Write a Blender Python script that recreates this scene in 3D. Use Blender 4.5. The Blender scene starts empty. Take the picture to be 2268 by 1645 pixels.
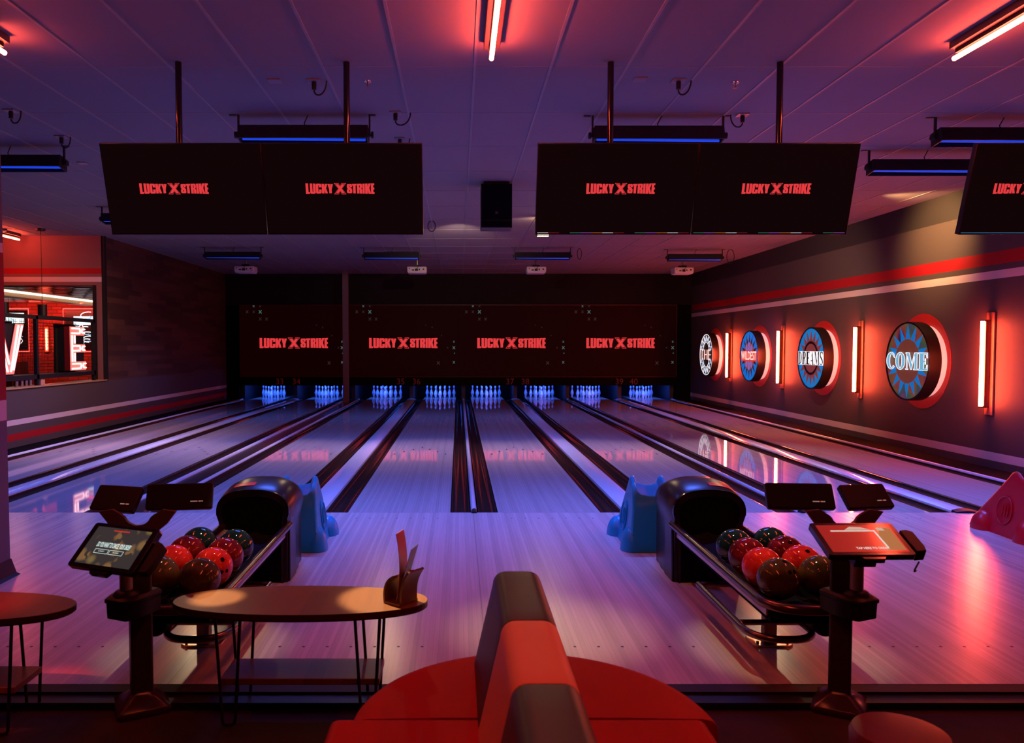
import bpy, math, random
from math import sin, cos, pi, radians as R
from mathutils import Matrix as Mx, Vector as V
random.seed(7)
SC = bpy.context.scene
COL = SC.collection
I4 = Mx.Identity(4)

# ------------------------------------------------------------------ materials
def newmat(name):
    m = bpy.data.materials.new(name); m.use_nodes = True
    nt = m.node_tree; nt.nodes.clear()
    out = nt.nodes.new('ShaderNodeOutputMaterial')
    b = nt.nodes.new('ShaderNodeBsdfPrincipled')
    nt.links.new(b.outputs[0], out.inputs[0])
    return m, nt, b

class NB:                       # tiny node helper
    def __init__(s, nt): s.nt = nt
    def n(s, t, **k):
        x = s.nt.nodes.new(t)
        for a, v in k.items(): setattr(x, a, v)
        return x
    def put(s, sock, v):
        if isinstance(v, (int, float, tuple, list)): sock.default_value = v
        else: s.nt.links.new(v, sock)
    def math(s, op, a, b=0.0, c=None):
        x = s.n('ShaderNodeMath', operation=op)
        s.put(x.inputs[0], a); s.put(x.inputs[1], b)
        if c is not None: s.put(x.inputs[2], c)
        return x.outputs[0]
    def pos(s):
        g = s.n('ShaderNodeNewGeometry'); q = s.n('ShaderNodeSeparateXYZ')
        s.nt.links.new(g.outputs['Position'], q.inputs[0])
        return q.outputs[0], q.outputs[1], q.outputs[2]
    def comb(s, x, y, z=0.0):
        q = s.n('ShaderNodeCombineXYZ')
        s.put(q.inputs[0], x); s.put(q.inputs[1], y); s.put(q.inputs[2], z)
        return q.outputs[0]
    def noise(s, vec, scale, det=3.0):
        q = s.n('ShaderNodeTexNoise'); q.inputs['Scale'].default_value = scale
        q.inputs['Detail'].default_value = det
        if vec is not None: s.nt.links.new(vec, q.inputs['Vector'])
        return q.outputs['Fac']
    def white(s, vec):
        q = s.n('ShaderNodeTexWhiteNoise', noise_dimensions='3D')
        s.nt.links.new(vec, q.inputs['Vector']); return q.outputs['Value']
    def mix(s, f, a, b, mode='MIX'):
        q = s.n('ShaderNodeMix', data_type='RGBA', blend_type=mode)
        s.put(q.inputs[0], f); s.put(q.inputs[6], a); s.put(q.inputs[7], b)
        return q.outputs[2]

def c4(c): return (c[0], c[1], c[2], 1.0)

def mat(name, col, rough=.5, metal=0., spec=.5, coat=0., em=None, es=0., var=.12, vs=9., bump=0.):
    m, nt, b = newmat(name); k = NB(nt)
    tc = k.n('ShaderNodeTexCoord')
    nz = k.noise(tc.outputs['Object'], vs)
    lo = c4([x * (1 - var) for x in col]); hi = c4([min(1, x * (1 + var)) for x in col])
    nt.links.new(k.mix(nz, lo, hi), b.inputs['Base Color'])
    b.inputs['Roughness'].default_value = rough
    b.inputs['Metallic'].default_value = metal
    b.inputs['Specular IOR Level'].default_value = spec
    b.inputs['Coat Weight'].default_value = coat
    b.inputs['Coat Roughness'].default_value = .08
    if em:
        b.inputs['Emission Color'].default_value = c4(em); b.inputs['Emission Strength'].default_value = es
    if bump:
        bp = k.n('ShaderNodeBump'); bp.inputs['Strength'].default_value = bump; bp.inputs['Distance'].default_value = .004
        nt.links.new(k.noise(tc.outputs['Object'], 260.), bp.inputs['Height']); nt.links.new(bp.outputs[0], b.inputs['Normal'])
    return m

def glow(name, col, es): return mat(name, (.02, .02, .02), .6, em=col, es=es)

def wood_boards(name, bw, length, a, c, rough, seams=(), spec=.5, along='Y', dark=.55, contrast=1., coat=0., bump=.05):
    m, nt, b = newmat(name); k = NB(nt)
    x, y, z = k.pos()
    if along == 'YZ': x, y = z, y            # boards stacked up the wall, running along Y
    bx = k.math('FLOOR', k.math('DIVIDE', x, bw))
    r1 = k.white(k.comb(bx, 3.7, 1.3))
    by = k.math('FLOOR', k.math('DIVIDE', k.math('ADD', y, k.math('MULTIPLY', r1, 9.0)), length))
    r2 = k.white(k.comb(bx, by, 5.1))
    gr = k.noise(k.comb(k.math('MULTIPLY', x, 34.), k.math('MULTIPLY', y, 1.1), k.math('MULTIPLY', r2, 17.)), 1.6, 5.)
    f = k.math('ADD', k.math('MULTIPLY', r2, .55 * contrast), k.math('MULTIPLY', gr, .6))
    col = k.mix(f, c4(a), c4(c))
    fx = k.math('FRACT', k.math('DIVIDE', x, bw))
    s = k.math('LESS_THAN', fx, .0016 / bw)
    for q in seams: s = k.math('MAXIMUM', s, k.math('MULTIPLY', k.math('LESS_THAN', k.math('ABSOLUTE', k.math('SUBTRACT', x, q)), .0028), 1.5))
    col = k.mix(k.math('MULTIPLY', s, dark), col, (.02, .015, .012, 1))
    nt.links.new(col, b.inputs['Base Color'])
    rr = k.math('ADD', rough, k.math('MULTIPLY', gr, .08 if rough > .1 else .02))
    nt.links.new(rr, b.inputs['Roughness'])
    b.inputs['Specular IOR Level'].default_value = spec
    b.inputs['Coat Weight'].default_value = coat; b.inputs['Coat Roughness'].default_value = .05
    bp = k.n('ShaderNodeBump'); bp.inputs['Strength'].default_value = bump; bp.inputs['Distance'].default_value = .002
    nt.links.new(gr, bp.inputs['Height']); nt.links.new(bp.outputs[0], b.inputs['Normal'])
    return m

def bands(name, base, items, rough=.6, top=None):
    """wall paint with horizontal stripes: items = (z0, z1, colour)"""
    m, nt, b = newmat(name); k = NB(nt)
    x, y, z = k.pos()
    nz = k.noise(None, 3.); n2 = k.math('ADD', .9, k.math('MULTIPLY', nz, .2))
    col = c4(base)
    for z0, z1, c in items:
        f = k.math('MULTIPLY', k.math('GREATER_THAN', z, z0), k.math('LESS_THAN', z, z1))
        col = k.mix(f, col, c4(c))
    col = k.mix(1.0, col, k.comb(n2, n2, n2), 'MULTIPLY')
    nt.links.new(col, b.inputs['Base Color']); b.inputs['Roughness'].default_value = rough
    b.inputs['Specular IOR Level'].default_value = .3
    return m

GREY = (.095, .072, .068); STW = (.72, .60, .57); STR = (.42, .010, .014)
m_lane = wood_boards('lane_maple', .027, 30., (.46, .41, .38), (.66, .60, .56), .03, spec=.6, dark=.35, contrast=.8, bump=.004)
m_appr = wood_boards('approach_maple', .029, 30., (.45, .40, .37), (.67, .61, .57), .20, seams=(.152, -1.47, 1.745, -3.35, 3.5), spec=.5, dark=.24)
m_plank = wood_boards('reclaimed_planks', .115, 1.15, (.012, .007, .004), (.12, .055, .026), .55, along='YZ', dark=.8, contrast=1.3)
m_black = mat('black_plastic', (.010, .009, .010), .42, spec=.3)
m_blackm = mat('matt_black_metal', (.012, .012, .013), .5, spec=.4)
m_blk2 = mat('dead_black', (.004, .004, .004), .8, spec=.1)
m_gutter = mat('gutter_dark_brown', (.045, .024, .018), .10, spec=.8, vs=2.)
m_cap = mat('capping_pale_grey', (.80, .85, .90), .12, spec=.6, vs=2., var=.04)
m_capdark = mat('capping_brown', (.06, .035, .028), .22, vs=2.)
m_ceil = mat('ceiling_tile', (.29, .265, .275), .9, spec=.1, var=.06, vs=1.2, bump=.15)
m_grid = mat('ceiling_grid', (.31, .285, .295), .5)
m_rwall = bands('right_wall_paint', GREY, [(.105, .222, STW), (2.65, 2.765, STW), (2.85, 3.03, STR), (3.62, 9, (.035, .03, .03))])
m_lwall = bands('left_wall_paint', GREY, [(.375, .468, STW), (.115, .235, STR)])
m_head = bands('header_paint_neon_tint', (.27, .12, .12), [(3.24, 3.355, STR), (3.07, 3.174, STW)])  # base colour reddened in place of a stronger neon glow; stripes are paint
m_colm = bands('column_paint', (.16, .13, .14), [(2.39, 2.46, STW), (1.313, 2.39, (.34, .012, .014)), (1.163, 1.313, STW)])
m_bwall = mat('back_wall_charcoal', (.018, .016, .014), .9, spec=.2)
m_carpet = mat('dark_carpet', (.050, .026, .020), .85, spec=.25, var=.5, vs=5., bump=.5)
m_floor2 = mat('lounge_floor', (.05, .035, .03), .6)
m_rim = mat('sign_rim_black', (.012, .011, .011), .3)
m_steel = mat('brushed_steel', (.55, .50, .48), .25, metal=1.)
m_rail = mat('rail_polished', (.20, .13, .12), .22, metal=.9)
m_brass = mat('base_plate_brass', (.90, .74, .46), .30, metal=1.)
m_tube = glow('neon_red_tube', (1., .085, .042), 105.)
m_wtube = glow('neon_wall_tube', (1., .080, .032), 190.)
m_uvt = glow('uv_tube', (.012, .07, 1.), .75)
m_logo = glow('logo_red', (.72, .040, .045), 1.05)
m_screen = mat('tv_glass', (.002, .0008, .001), .5, spec=.03, em=(.0045, .0012, .0016), es=1., var=0.)
m_bez = mat('tv_bezel', (.015, .014, .015), .3)
m_mask = mat('mask_panel_red', (.008, .0004, .0004), .6, spec=.1, em=(.0050, .0002, .0002), es=1., var=.3, vs=1.2)
m_num = glow('number_red', (.30, .006, .008), .16)
m_pin = mat('pin_white', (.82, .84, .90), .18, spec=.6, var=.02)
m_pinred = mat('pin_red', (.75, .02, .04), .25)
m_redv = mat('red_vinyl', (.46, .002, .005), .55, spec=.06, var=.08, vs=4., bump=.12)
m_orv = mat('orange_vinyl', (.95, .32, .17), .5, spec=.25, var=.06, vs=4., bump=.12)
m_brv = mat('brown_vinyl', (.055, .028, .022), .45, spec=.35, var=.1, vs=4., bump=.12)
m_kiosk = mat('kiosk_powder_coat', (.05, .038, .042), .45, spec=.3, var=.06)
m_kbase = mat('kiosk_base', (.05, .018, .020), .22, var=.06)
m_sup = mat('kiosk_grey_tube', (.40, .34, .35), .4)
m_blue = mat('blue_moulded_plastic', (.010, .40, .62), .32, var=.04, vs=3., bump=.05)
m_redp = mat('red_moulded_plastic', (.55, .008, .030), .32, var=.04, vs=3., bump=.05)
m_hood = mat('hood_black_shell', (.018, .015, .016), .30, spec=.42, var=.1, vs=3.)
m_table = wood_boards('table_walnut', .09, 1.4, (.13, .055, .024), (.25, .115, .048), .34, dark=0., spec=.35)
m_tedge = mat('table_edge', (.06, .025, .014), .4)
m_white = mat('projector_white', (.72, .68, .66), .4)
m_glowrim = mat('sign_acrylic_edge', (.8, .7, .7), .4, em=(1., .62, .58), es=.50)
m_disc = mat('red_wall_disc', (.55, .012, .014), .5)
m_sgnb = mat('sign_blue', (.01, .25, .62), .4, em=(.0, .20, .62), es=.62)
m_sgnr = mat('sign_maroon', (.25, .07, .075), .4, em=(.22, .045, .05), es=.45)
m_sgnd = mat('sign_dark', (.02, .012, .014), .4)
m_sgnw = glow('neon_white', (1., .92, .95), 1.15)
m_sgnc = glow('neon_pale_blue', (.22, .58, .85), .75)
m_sgnred = glow('neon_letter_red', (1., .13, .08), 1.3)
m_plate = mat('sconce_copper_plate', (.50, .20, .11), .38, metal=.3)

def holo():
    m, nt, b = newmat('holographic_foil'); k = NB(nt)
    tc = k.n('ShaderNodeTexCoord')
    f = k.noise(tc.outputs['Object'], 2.6, 6.)
    cr = k.n('ShaderNodeValToRGB'); e = cr.color_ramp.elements
    e[0].position = .30; e[0].color = (.05, .03, .16, 1); e[1].position = .72; e[1].color = (.30, .10, .16, 1)
    for p, c in ((.42, (.38, .07, .07, 1)), (.5, (.36, .13, .06, 1)), (.57, (.09, .20, .07, 1)), (.64, (.10, .10, .22, 1))):
        q = e.new(p); q.color = c
    nt.links.new(f, cr.inputs[0]); nt.links.new(cr.outputs[0], b.inputs['Base Color'])
    nt.links.new(cr.outputs[0], b.inputs['Emission Color']); b.inputs['Emission Strength'].default_value = .28
    b.inputs['Roughness'].default_value = .3
    return m
m_holo = holo()

def ballmat(name, a, c):
    m, nt, b = newmat(name); k = NB(nt)
    tc = k.n('ShaderNodeTexCoord')
    w = k.noise(tc.outputs['Object'], 11., 4.)
    f = k.math('MULTIPLY', k.math('SUBTRACT', w, .35), 2.6)
    nt.links.new(k.mix(f, c4(a), c4(c)), b.inputs['Base Color'])
    b.inputs['Roughness'].default_value = .035; b.inputs['Specular IOR Level'].default_value = .5
    b.inputs['Coat Weight'].default_value = .0; b.inputs['Coat Roughness'].default_value = .04
    return m
m_bteal = ballmat('ball_teal', (.004, .020, .024), (.012, .050, .055))
m_bcrim = ballmat('ball_crimson', (.07, .003, .008), (.26, .012, .022))
m_bred = ballmat('ball_red', (.55, .012, .012), (.95, .05, .035))
m_boliv = ballmat('ball_olive', (.055, .036, .010), (.16, .105, .030))

def bokeh():
    m, nt, b = newmat('order_display'); k = NB(nt)
    tc = k.n('ShaderNodeTexCoord')
    v = k.n('ShaderNodeTexVoronoi'); v.inputs['Scale'].default_value = 15.
    nt.links.new(tc.outputs['Object'], v.inputs['Vector'])
    f = k.math('MULTIPLY', k.math('SMOOTH_MIN', 1., k.math('MAXIMUM', 0., k.math('MULTIPLY', k.math('SUBTRACT', .52, v.outputs['Distance']), 5.)), .2), .42)
    hue = k.mix(k.noise(tc.outputs['Object'], 18.), (.48, .10, .02, 1), (.20, .26, .07, 1))
    f2 = k.math('MULTIPLY', f, k.math('GREATER_THAN', k.noise(tc.outputs['Object'], 7.), .49))
    col = k.mix(f2, (.030, .024, .024, 1), hue)
    b.inputs['Base Color'].default_value = (.01, .01, .01, 1); b.inputs['Roughness'].default_value = .2
    nt.links.new(col, b.inputs['Emission Color']); b.inputs['Emission Strength'].default_value = 1.2
    return m
m_bokeh = bokeh()

def brick():
    m, nt, b = newmat('red_lit_brick'); k = NB(nt)
    x, y, z = k.pos()
    t = k.n('ShaderNodeTexBrick'); t.inputs['Scale'].default_value = 1.
    nt.links.new(k.comb(x, z), t.inputs['Vector'])
    t.inputs['Brick Width'].default_value = .30; t.inputs['Row Height'].default_value = .10; t.inputs['Mortar Size'].default_value = .012
    t.inputs['Color1'].default_value = (.34, .07, .05, 1); t.inputs['Color2'].default_value = (.22, .04, .03, 1); t.inputs['Mortar'].default_value = (.10, .05, .045, 1)
    nt.links.new(t.outputs[0], b.inputs['Base Color']); b.inputs['Roughness'].default_value = .8
    return m
m_brick = brick()

# ------------------------------------------------------------------ mesh builder
class MB:
    def __init__(s): s.v = []; s.f = []; s.mi = []; s.M = I4; s.cur = 0
    def add(s, vs, fs, M=None):
        n = len(s.v); T = s.M @ M if M is not None else s.M
        s.v += [tuple(T @ V(p)) for p in vs]
        s.f += [tuple(n + i for i in f) for f in fs]; s.mi += [s.cur] * len(fs)
    def box(s, x0, x1, y0, y1, z0, z1, M=None):
        s.add([(x0, y0, z0), (x1, y0, z0), (x1, y1, z0), (x0, y1, z0), (x0, y0, z1), (x1, y0, z1), (x1, y1, z1), (x0, y1, z1)],
              [(0, 3, 2, 1), (4, 5, 6, 7), (0, 1, 5, 4), (1, 2, 6, 5), (2, 3, 7, 6), (3, 0, 4, 7)], M)
        return s
    def cbox(s, c, d, M=None):
        return s.box(c[0] - d[0] / 2, c[0] + d[0] / 2, c[1] - d[1] / 2, c[1] + d[1] / 2, c[2] - d[2] / 2, c[2] + d[2] / 2, M)
    def tube(s, pts, r, n=10, closed=False, caps=True):
        pts = [V(p) for p in pts]; m = len(pts); rings = []
        up = None
        for i, p in enumerate(pts):
            a = pts[i - 1] if (i > 0 or closed) else pts[0]; b = pts[(i + 1) % m] if (i < m - 1 or closed) else pts[-1]
            t = (b - a).normalized()
            if up is None: up = V((0, 0, 1)) if abs(t.z) < .9 else V((1, 0, 0))
            u = (up - t * up.dot(t)); u = u.normalized() if u.length > 1e-5 else V((0, 1, 0)); w = t.cross(u); up = u
            rr = r[i] if isinstance(r, (list, tuple)) else r
            rings.append([p + (u * cos(2 * pi * k / n) + w * sin(2 * pi * k / n)) * rr for k in range(n)])
        vs = [q for rg in rings for q in rg]; fs = []
        for i in range(m if closed else m - 1):
            j = (i + 1) % m
            for k in range(n): fs.append((i * n + k, i * n + (k + 1) % n, j * n + (k + 1) % n, j * n + k))
        if not closed and caps: fs += [tuple(range(n))[::-1], tuple((m - 1) * n + k for k in range(n))]
        s.add(vs, fs); return s
    def cyl(s, c, r, z0, z1, n=24, r2=None):
        return s.tube([(c[0], c[1], z0), (c[0], c[1], z1)], [r, r if r2 is None else r2], n)
    def lathe(s, prof, n=20, M=None):      # (r,z) profile about z
        vs = []; fs = []; m = len(prof)
        for r, z in prof: vs += [(r * cos(2 * pi * k / n), r * sin(2 * pi * k / n), z) for k in range(n)]
        for i in range(m - 1):
            for k in range(n): fs.append((i * n + k, i * n + (k + 1) % n, (i + 1) * n + (k + 1) % n, (i + 1) * n + k))
        fs.append(tuple(range(n))[::-1]); fs.append(tuple((m - 1) * n + k for k in range(n)))
        s.add(vs, fs, M); return s
    def prism(s, poly, d0, d1, M=None):    # polygon (u,v) extruded along local n; local axes = u,v,n
        n = len(poly)
        vs = [(p[0], p[1], d0) for p in poly] + [(p[0], p[1], d1) for p in poly]
        fs = [tuple(range(n))[::-1], tuple(range(n, 2 * n))] + [(i, (i + 1) % n, n + (i + 1) % n, n + i) for i in range(n)]
        s.add(vs, fs, M); return s
    def loft(s, rings, caps=True, closed=True):
        n = len(rings[0]); vs = [q for r in rings for q in r]; fs = []
        for i in range(len(rings) - 1):
            for k in range(n if closed else n - 1): fs.append((i * n + k, i * n + (k + 1) % n, (i + 1) * n + (k + 1) % n, (i + 1) * n + k))
        if caps: fs += [tuple(range(n))[::-1], tuple((len(rings) - 1) * n + k for k in range(n))]
        s.add(vs, fs); return s
    def mesh(s, me, M=None):
        s.add([tuple(v.co) for v in me.vertices], [tuple(p.vertices) for p in me.polygons], M); return s
    def build(s, name, mats, parent=None, smooth=False, bevel=0., loc=None, seg=2):
        me = bpy.data.meshes.new(name); me.from_pydata(s.v, [], s.f); me.update()
        if not isinstance(mats, (list, tuple)): mats = [mats]
        for q in mats: me.materials.append(q)
        for p, i in zip(me.polygons, s.mi): p.material_index = i; p.use_smooth = bool(smooth)
        o = bpy.data.objects.new(name, me); COL.objects.link(o)
        if parent: o.parent = parent
        if loc: o.location = loc
        if bevel:
            bv = o.modifiers.new('bevel', 'BEVEL'); bv.width = bevel; bv.segments = seg; bv.limit_method = 'ANGLE'; bv.angle_limit = R(35)
        if smooth == 'auto' or bevel:
            for p in me.polygons: p.use_smooth = True
            try: me.set_sharp_from_angle(angle=R(40))
            except Exception: pass
        return o

def tag(o, label=None, cat=None, group=None, kind=None):
    if label: o['label'] = label
    if cat: o['category'] = cat
    if group: o['group'] = group
    if kind: o['kind'] = kind
    return o
def thing(name, loc, label, cat, group=None, rz=0.):
    o = bpy.data.objects.new(name, None); COL.objects.link(o); o.location = loc; o.rotation_euler = (0, 0, rz)
    o.empty_display_size = .1
    return tag(o, label, cat, group)
def kids(o): return [c for c in bpy.data.objects if c.parent == o]
def dup(root, loc, label, group=None, kidmap=None):
    r = root.copy(); COL.objects.link(r); r.location = loc; r['label'] = label
    if group: r['group'] = group
    for ch in kids(root):
        c = ch.copy(); COL.objects.link(c); c.parent = r
        for g in kids(ch):
            d = g.copy(); COL.objects.link(d); d.parent = c
    return r
def struct(mb, name, m, **k): return tag(mb.build(name, m, **k), kind='structure')

def frame(o, u, v, n):
    return Mx(((u[0], v[0], n[0], o[0]), (u[1], v[1], n[1], o[1]), (u[2], v[2], n[2], o[2]), (0, 0, 0, 1)))
FRONT = lambda o: frame(o, (1, 0, 0), (0, 0, 1), (0, -1, 0))      # a face looking back at the seating side
RIGHTW = lambda o: frame(o, (0, -1, 0), (0, 0, 1), (-1, 0, 0))    # a face on the right wall, looking left
LEFTW = lambda o: frame(o, (0, 1, 0), (0, 0, 1), (1, 0, 0))       # a face on the left wall, looking right

# ------------------------------------------------------------------ lettering
def fill(loops):
    cu = bpy.data.curves.new('tmp', 'CURVE'); cu.dimensions = '2D'; cu.fill_mode = 'BOTH'
    for lp in loops:
        sp = cu.splines.new('POLY'); sp.points.add(len(lp) - 1)
        for p, q in zip(sp.points, lp): p.co = (q[0], q[1], 0, 1)
        sp.use_cyclic_u = True
    o = bpy.data.objects.new('tmp', cu); COL.objects.link(o)
    me = bpy.data.meshes.new_from_object(o.evaluated_get(bpy.context.evaluated_depsgraph_get()))
    bpy.data.objects.remove(o); bpy.data.curves.remove(cu)
    return me
def text(body, size, width=None, bold=0., sx=1.):
    cu = bpy.data.curves.new('tmp', 'FONT'); cu.body = body; cu.size = size; cu.align_x = 'CENTER'; cu.align_y = 'CENTER'
    cu.offset = bold; cu.resolution_u = 3
    o = bpy.data.objects.new('tmp', cu); COL.objects.link(o)
    me = bpy.data.meshes.new_from_object(o.evaluated_get(bpy.context.evaluated_depsgraph_get()))
    bpy.data.objects.remove(o); bpy.data.curves.remove(cu)
    if width:
        xs = [v.co.x for v in me.vertices]; w = max(xs) - min(xs); k = width / w if w else 1
        for v in me.vertices: v.co.x *= k
    return me
GL = {'L': (103, [[(0, 0), (103, 0), (103, .17), (68, .17), (68, 1), (0, 1)]]),
 'U': (145, [[(0, 1), (0, .12), (10, .03), (30, 0), (115, 0), (135, .03), (145, .12), (145, 1), (82, 1), (82, .17), (63, .17), (63, 1)]]),
 'C': (145, [[(30, 0), (115, 0), (135, .03), (145, .12), (145, .42), (82, .42), (82, .17), (63, .17), (63, .83), (82, .83), (82, .63), (145, .63), (145, .88), (135, .97), (115, 1), (30, 1), (10, .97), (0, .88), (0, .12), (10, .03)]]),
 'K': (153, [[(0, 0), (66, 0), (66, .40), (88, 0), (153, 0), (112, .55), (150, 1), (88, 1), (66, .66), (66, 1), (0, 1)]]),
 'Y': (142, [[(38, 0), (104, 0), (104, .4), (142, 1), (78, 1), (71, .68), (64, 1), (0, 1), (38, .4)]]),
 'S': (136, [[(30, 0), (106, 0), (128, .03), (136, .12), (136, .42), (120, .53), (60, .70), (60, .84), (76, .84), (76, .65), (134, .65), (134, .88), (126, .97), (106, 1), (30, 1), (8, .97), (2, .88), (2, .60), (20, .48), (78, .32), (78, .17), (60, .17), (60, .42), (0, .42), (0, .12), (8, .03)]]),
 'T': (115, [[(25, 0), (90, 0), (90, .83), (115, .83), (115, 1), (0, 1), (0, .83), (25, .83)]]),
 'R': (133, [[(0, 0), (62, 0), (62, .42), (72, .42), (72, 0), (133, 0), (133, .38), (114, .5), (133, .62), (133, .88), (125, .97), (105, 1), (0, 1)], [(60, .60), (77, .60), (77, .84), (60, .84)]]),
 'I': (56, [[(0, 0), (56, 0), (56, 1), (0, 1)]]),
 'E': (90, [[(0, 0), (90, 0), (90, .17), (62, .17), (62, .42), (88, .42), (88, .6), (62, .6), (62, .84), (90, .84), (90, 1), (0, 1)]])}
def xshape(cx, w, h, a, k, b):
    return [(cx + x, y) for x, y in [(-w / 2, -h / 2), (-w / 2 + a, -h / 2), (0, -h / 2 + k), (w / 2 - a, -h / 2), (w / 2, -h / 2), (b, 0), (w / 2, h / 2), (w / 2 - a, h / 2), (0, h / 2 - k), (-w / 2 + a, h / 2), (-w / 2, h / 2), (-b, 0)]]
def logo_mesh(width):
    loops = []
    for ch, x in (('L', 232), ('U', 345), ('C', 500), ('K', 655), ('Y', 808), ('S', 1312), ('T', 1450), ('R', 1577), ('I', 1722), ('K', 1790), ('E', 1943)):
        for lp in GL[ch][1]:
            q = []
            for px, py in lp:
                X = x + px - 1133; hh = 232 + 42 * max(0, (abs(X) - 180) / 720)
                q.append((X, (py - .5) * hh))
            loops.append(q)
    loops += [xshape(2, 322, 286, 124, 76, 50), xshape(2, 282, 262, 106, 78, 39), xshape(2, 226, 222, 70, 62, 34)]
    s = width / 1802.
    return fill([[(a * s, b * s) for a, b in lp] for lp in loops])

# ------------------------------------------------------------------ camera
f_px = 1774.; TH = R(2.4); CAMZ = 1.706
cam = bpy.data.cameras.new('camera'); co = bpy.data.objects.new('camera', cam); COL.objects.link(co)
cam.sensor_width = 36.; cam.lens = f_px * 36. / 2268.
cam.shift_x = (1134. - 1015.6) / 2268.; cam.shift_y = (841.4 - 822.5) / 2268.
co.location = (0, 0, CAMZ); co.rotation_euler = (pi / 2 - TH, 0, 0)
cam.clip_start = .05; cam.clip_end = 200
cam.dof.use_dof = True; cam.dof.focus_distance = 9.; cam.dof.aperture_fstop = 4.5
SC.camera = co

CZ = 4.04; FOUL = 8.172; LOW = -.05
LX = [-6.19, -4.39, -2.43, -.612, .932, 2.743, 4.325, 6.11]   # lane centres
LW = .527

# ------------------------------------------------------------------ shell
struct(MB().box(-16.5, 7.8, -2.5, 28.6, CZ, CZ + .15), 'ceiling', m_ceil)
g = MB()
for i in range(-25, 12): g.box(.135 + .636 * i - .011, .135 + .636 * i + .011, -2.4, 25.8, CZ - .006, CZ + .002)
for j in range(-5, 16): g.box(-16, 7.5, 5.45 + 1.335 * j - .005, 5.45 + 1.335 * j + .005, CZ - .003, CZ + .002)
struct(g, 'trim_1', m_grid)
struct(MB().box(7.5, 7.8, -2.5, 28.6, -.3, CZ), 'wall_right', m_rwall)
struct(MB().box(-3.45 * 5, 7.5, -2.5, 3.802, -.3, LOW), 'floor', m_carpet)
struct(MB().box(-7.5, 7.5, FOUL, 28.4, -.3, -.085), 'floor.001', m_blk2)
ap = MB().box(-7.5, 7.5, 3.985, FOUL, -.28, 0.)
floor2 = struct(ap, 'floor.002', m_appr)
dots = MB()
for cx in LX:
    for k in range(-3, 4):
        dots.lathe([(.009, .0002), (.0085, .0007)], 10, Mx.Translation((cx + .135 * k, 4.49, 0)))
        dots.lathe([(.009, .0002), (.0085, .0007)], 10, Mx.Translation((cx + .135 * k, 7.9, 0)))
tag(dots.build('floor_dots', m_blackm, floor2), kind='structure')
struct(MB().box(-7.5, 7.5, 3.895, 3.985, -.28, -.001), 'trim_2', mat('step_nosing', (.028, .018, .016), .6, spec=.2))
struct(MB().box(-7.5, 7.5, 3.80, 3.895, -.28, -.014), 'trim_3', m_blackm)
# left side: low wall, plank wall, opening, lounge
struct(MB().box(-7.78, -7.5, 11.6, 25.95, -.3, .985), 'wall_left', m_lwall)
struct(MB().box(-7.82, -7.47, 11.6, 17.03, .985, 1.005), 'trim_4', mat('ledge_wood', (.55, .33, .16), .4))
struct(MB().box(-7.75, -7.505, 17.12, 25.95, .985, CZ), 'wall_left.001', m_plank)
struct(MB().box(-7.75, -7.485, 17.02, 17.12, .985, CZ), 'trim_5', m_blackm)
struct(MB().box(-16.5, -7.55, 17.0, 17.25, 3.0, CZ), 'wall_header', m_head)
struct(MB().box(-7.66, -7.55, 17.0, 17.12, 1.0, 3.0), 'trim_6', m_head)
struct(MB().box(-7.73, -7.665, 16.98, 17.1, 1.0, 2.97), 'trim_7', m_blackm)
struct(MB().box(-17.25, -7.5, 3.802, 26, -.3, 0.0), 'floor.003', m_floor2)
struct(MB().box(-16.5, -8.2, 24.0, 24.2, 0, 3.2), 'wall_far', m_brick)
struct(MB().box(-16.5, -7.8, 17.25, 24.2, 3.02, 3.12), 'ceiling.001', mat('lounge_ceiling', (.30, .14, .12), .5, var=.5, vs=3.))
struct(MB().box(-16.5, -12.9, 23.1, 24., 0, 1.25), 'wall_far.001', mat('lounge_panel_dark', (.03, .018, .016), .5))
# back wall above and around the pinsetters
struct(MB().box(-7.5, 7.5, 25.86, 26.1, 3.05, CZ), 'wall_back', m_bwall)
bb = MB().box(-7.5, -7.08, 25.86, 26.1, -.1, 3.05).box(7.06, 7.5, 25.86, 26.1, -.1, 3.05)
struct(bb, 'wall_back.001', m_blk2)
struct(MB().box(-7.5, 7.5, 28.1, 28.3, -.1, 3.), 'wall_pit', m_blk2)
m_kick = mat('kickback_dark', (.015, .017, .024), .5)
for x in (-6.19 - .80, -5.29, -3.41, -1.52, .16, 1.84, 3.534, 5.22, 6.11 + .80): struct(MB().box(x - .06, x + .06, 25.95, 28.1, -.06, .62), 'wall_kickback', m_kick)
# wall edge ledges beside the outer lanes
struct(MB().box(-7.5, -7.03, FOUL - .2, 26, -.2, -.004), 'trim_8', m_blk2)
struct(MB().box(6.95, 7.5, FOUL - .2, 26, -.2, -.004), 'trim_9', m_blk2)

# columns
struct(MB().box(-3.85, -3.335, 5.42, 5.9, -.28, CZ), 'wall_column', m_colm, bevel=.004)
cs = MB(); cs.M = Mx.Translation((-3.5925, 5.66, 0))
ring = lambda hx, hy, z: [(-hx, -hy, z), (hx, -hy, z), (hx, hy, z), (-hx, hy, z)]
cs.loft([ring(.305, .29, .0), ring(.285, .27, .02), ring(.262, .244, .13)])
struct(cs, 'baseboard_column', m_blackm)
struct(MB().box(-3.545, -3.375, 24.52, 24.68, -.08, CZ), 'wall_post', mat('post_mauve', (.20, .13, .13), .6), bevel=.003)

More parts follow.
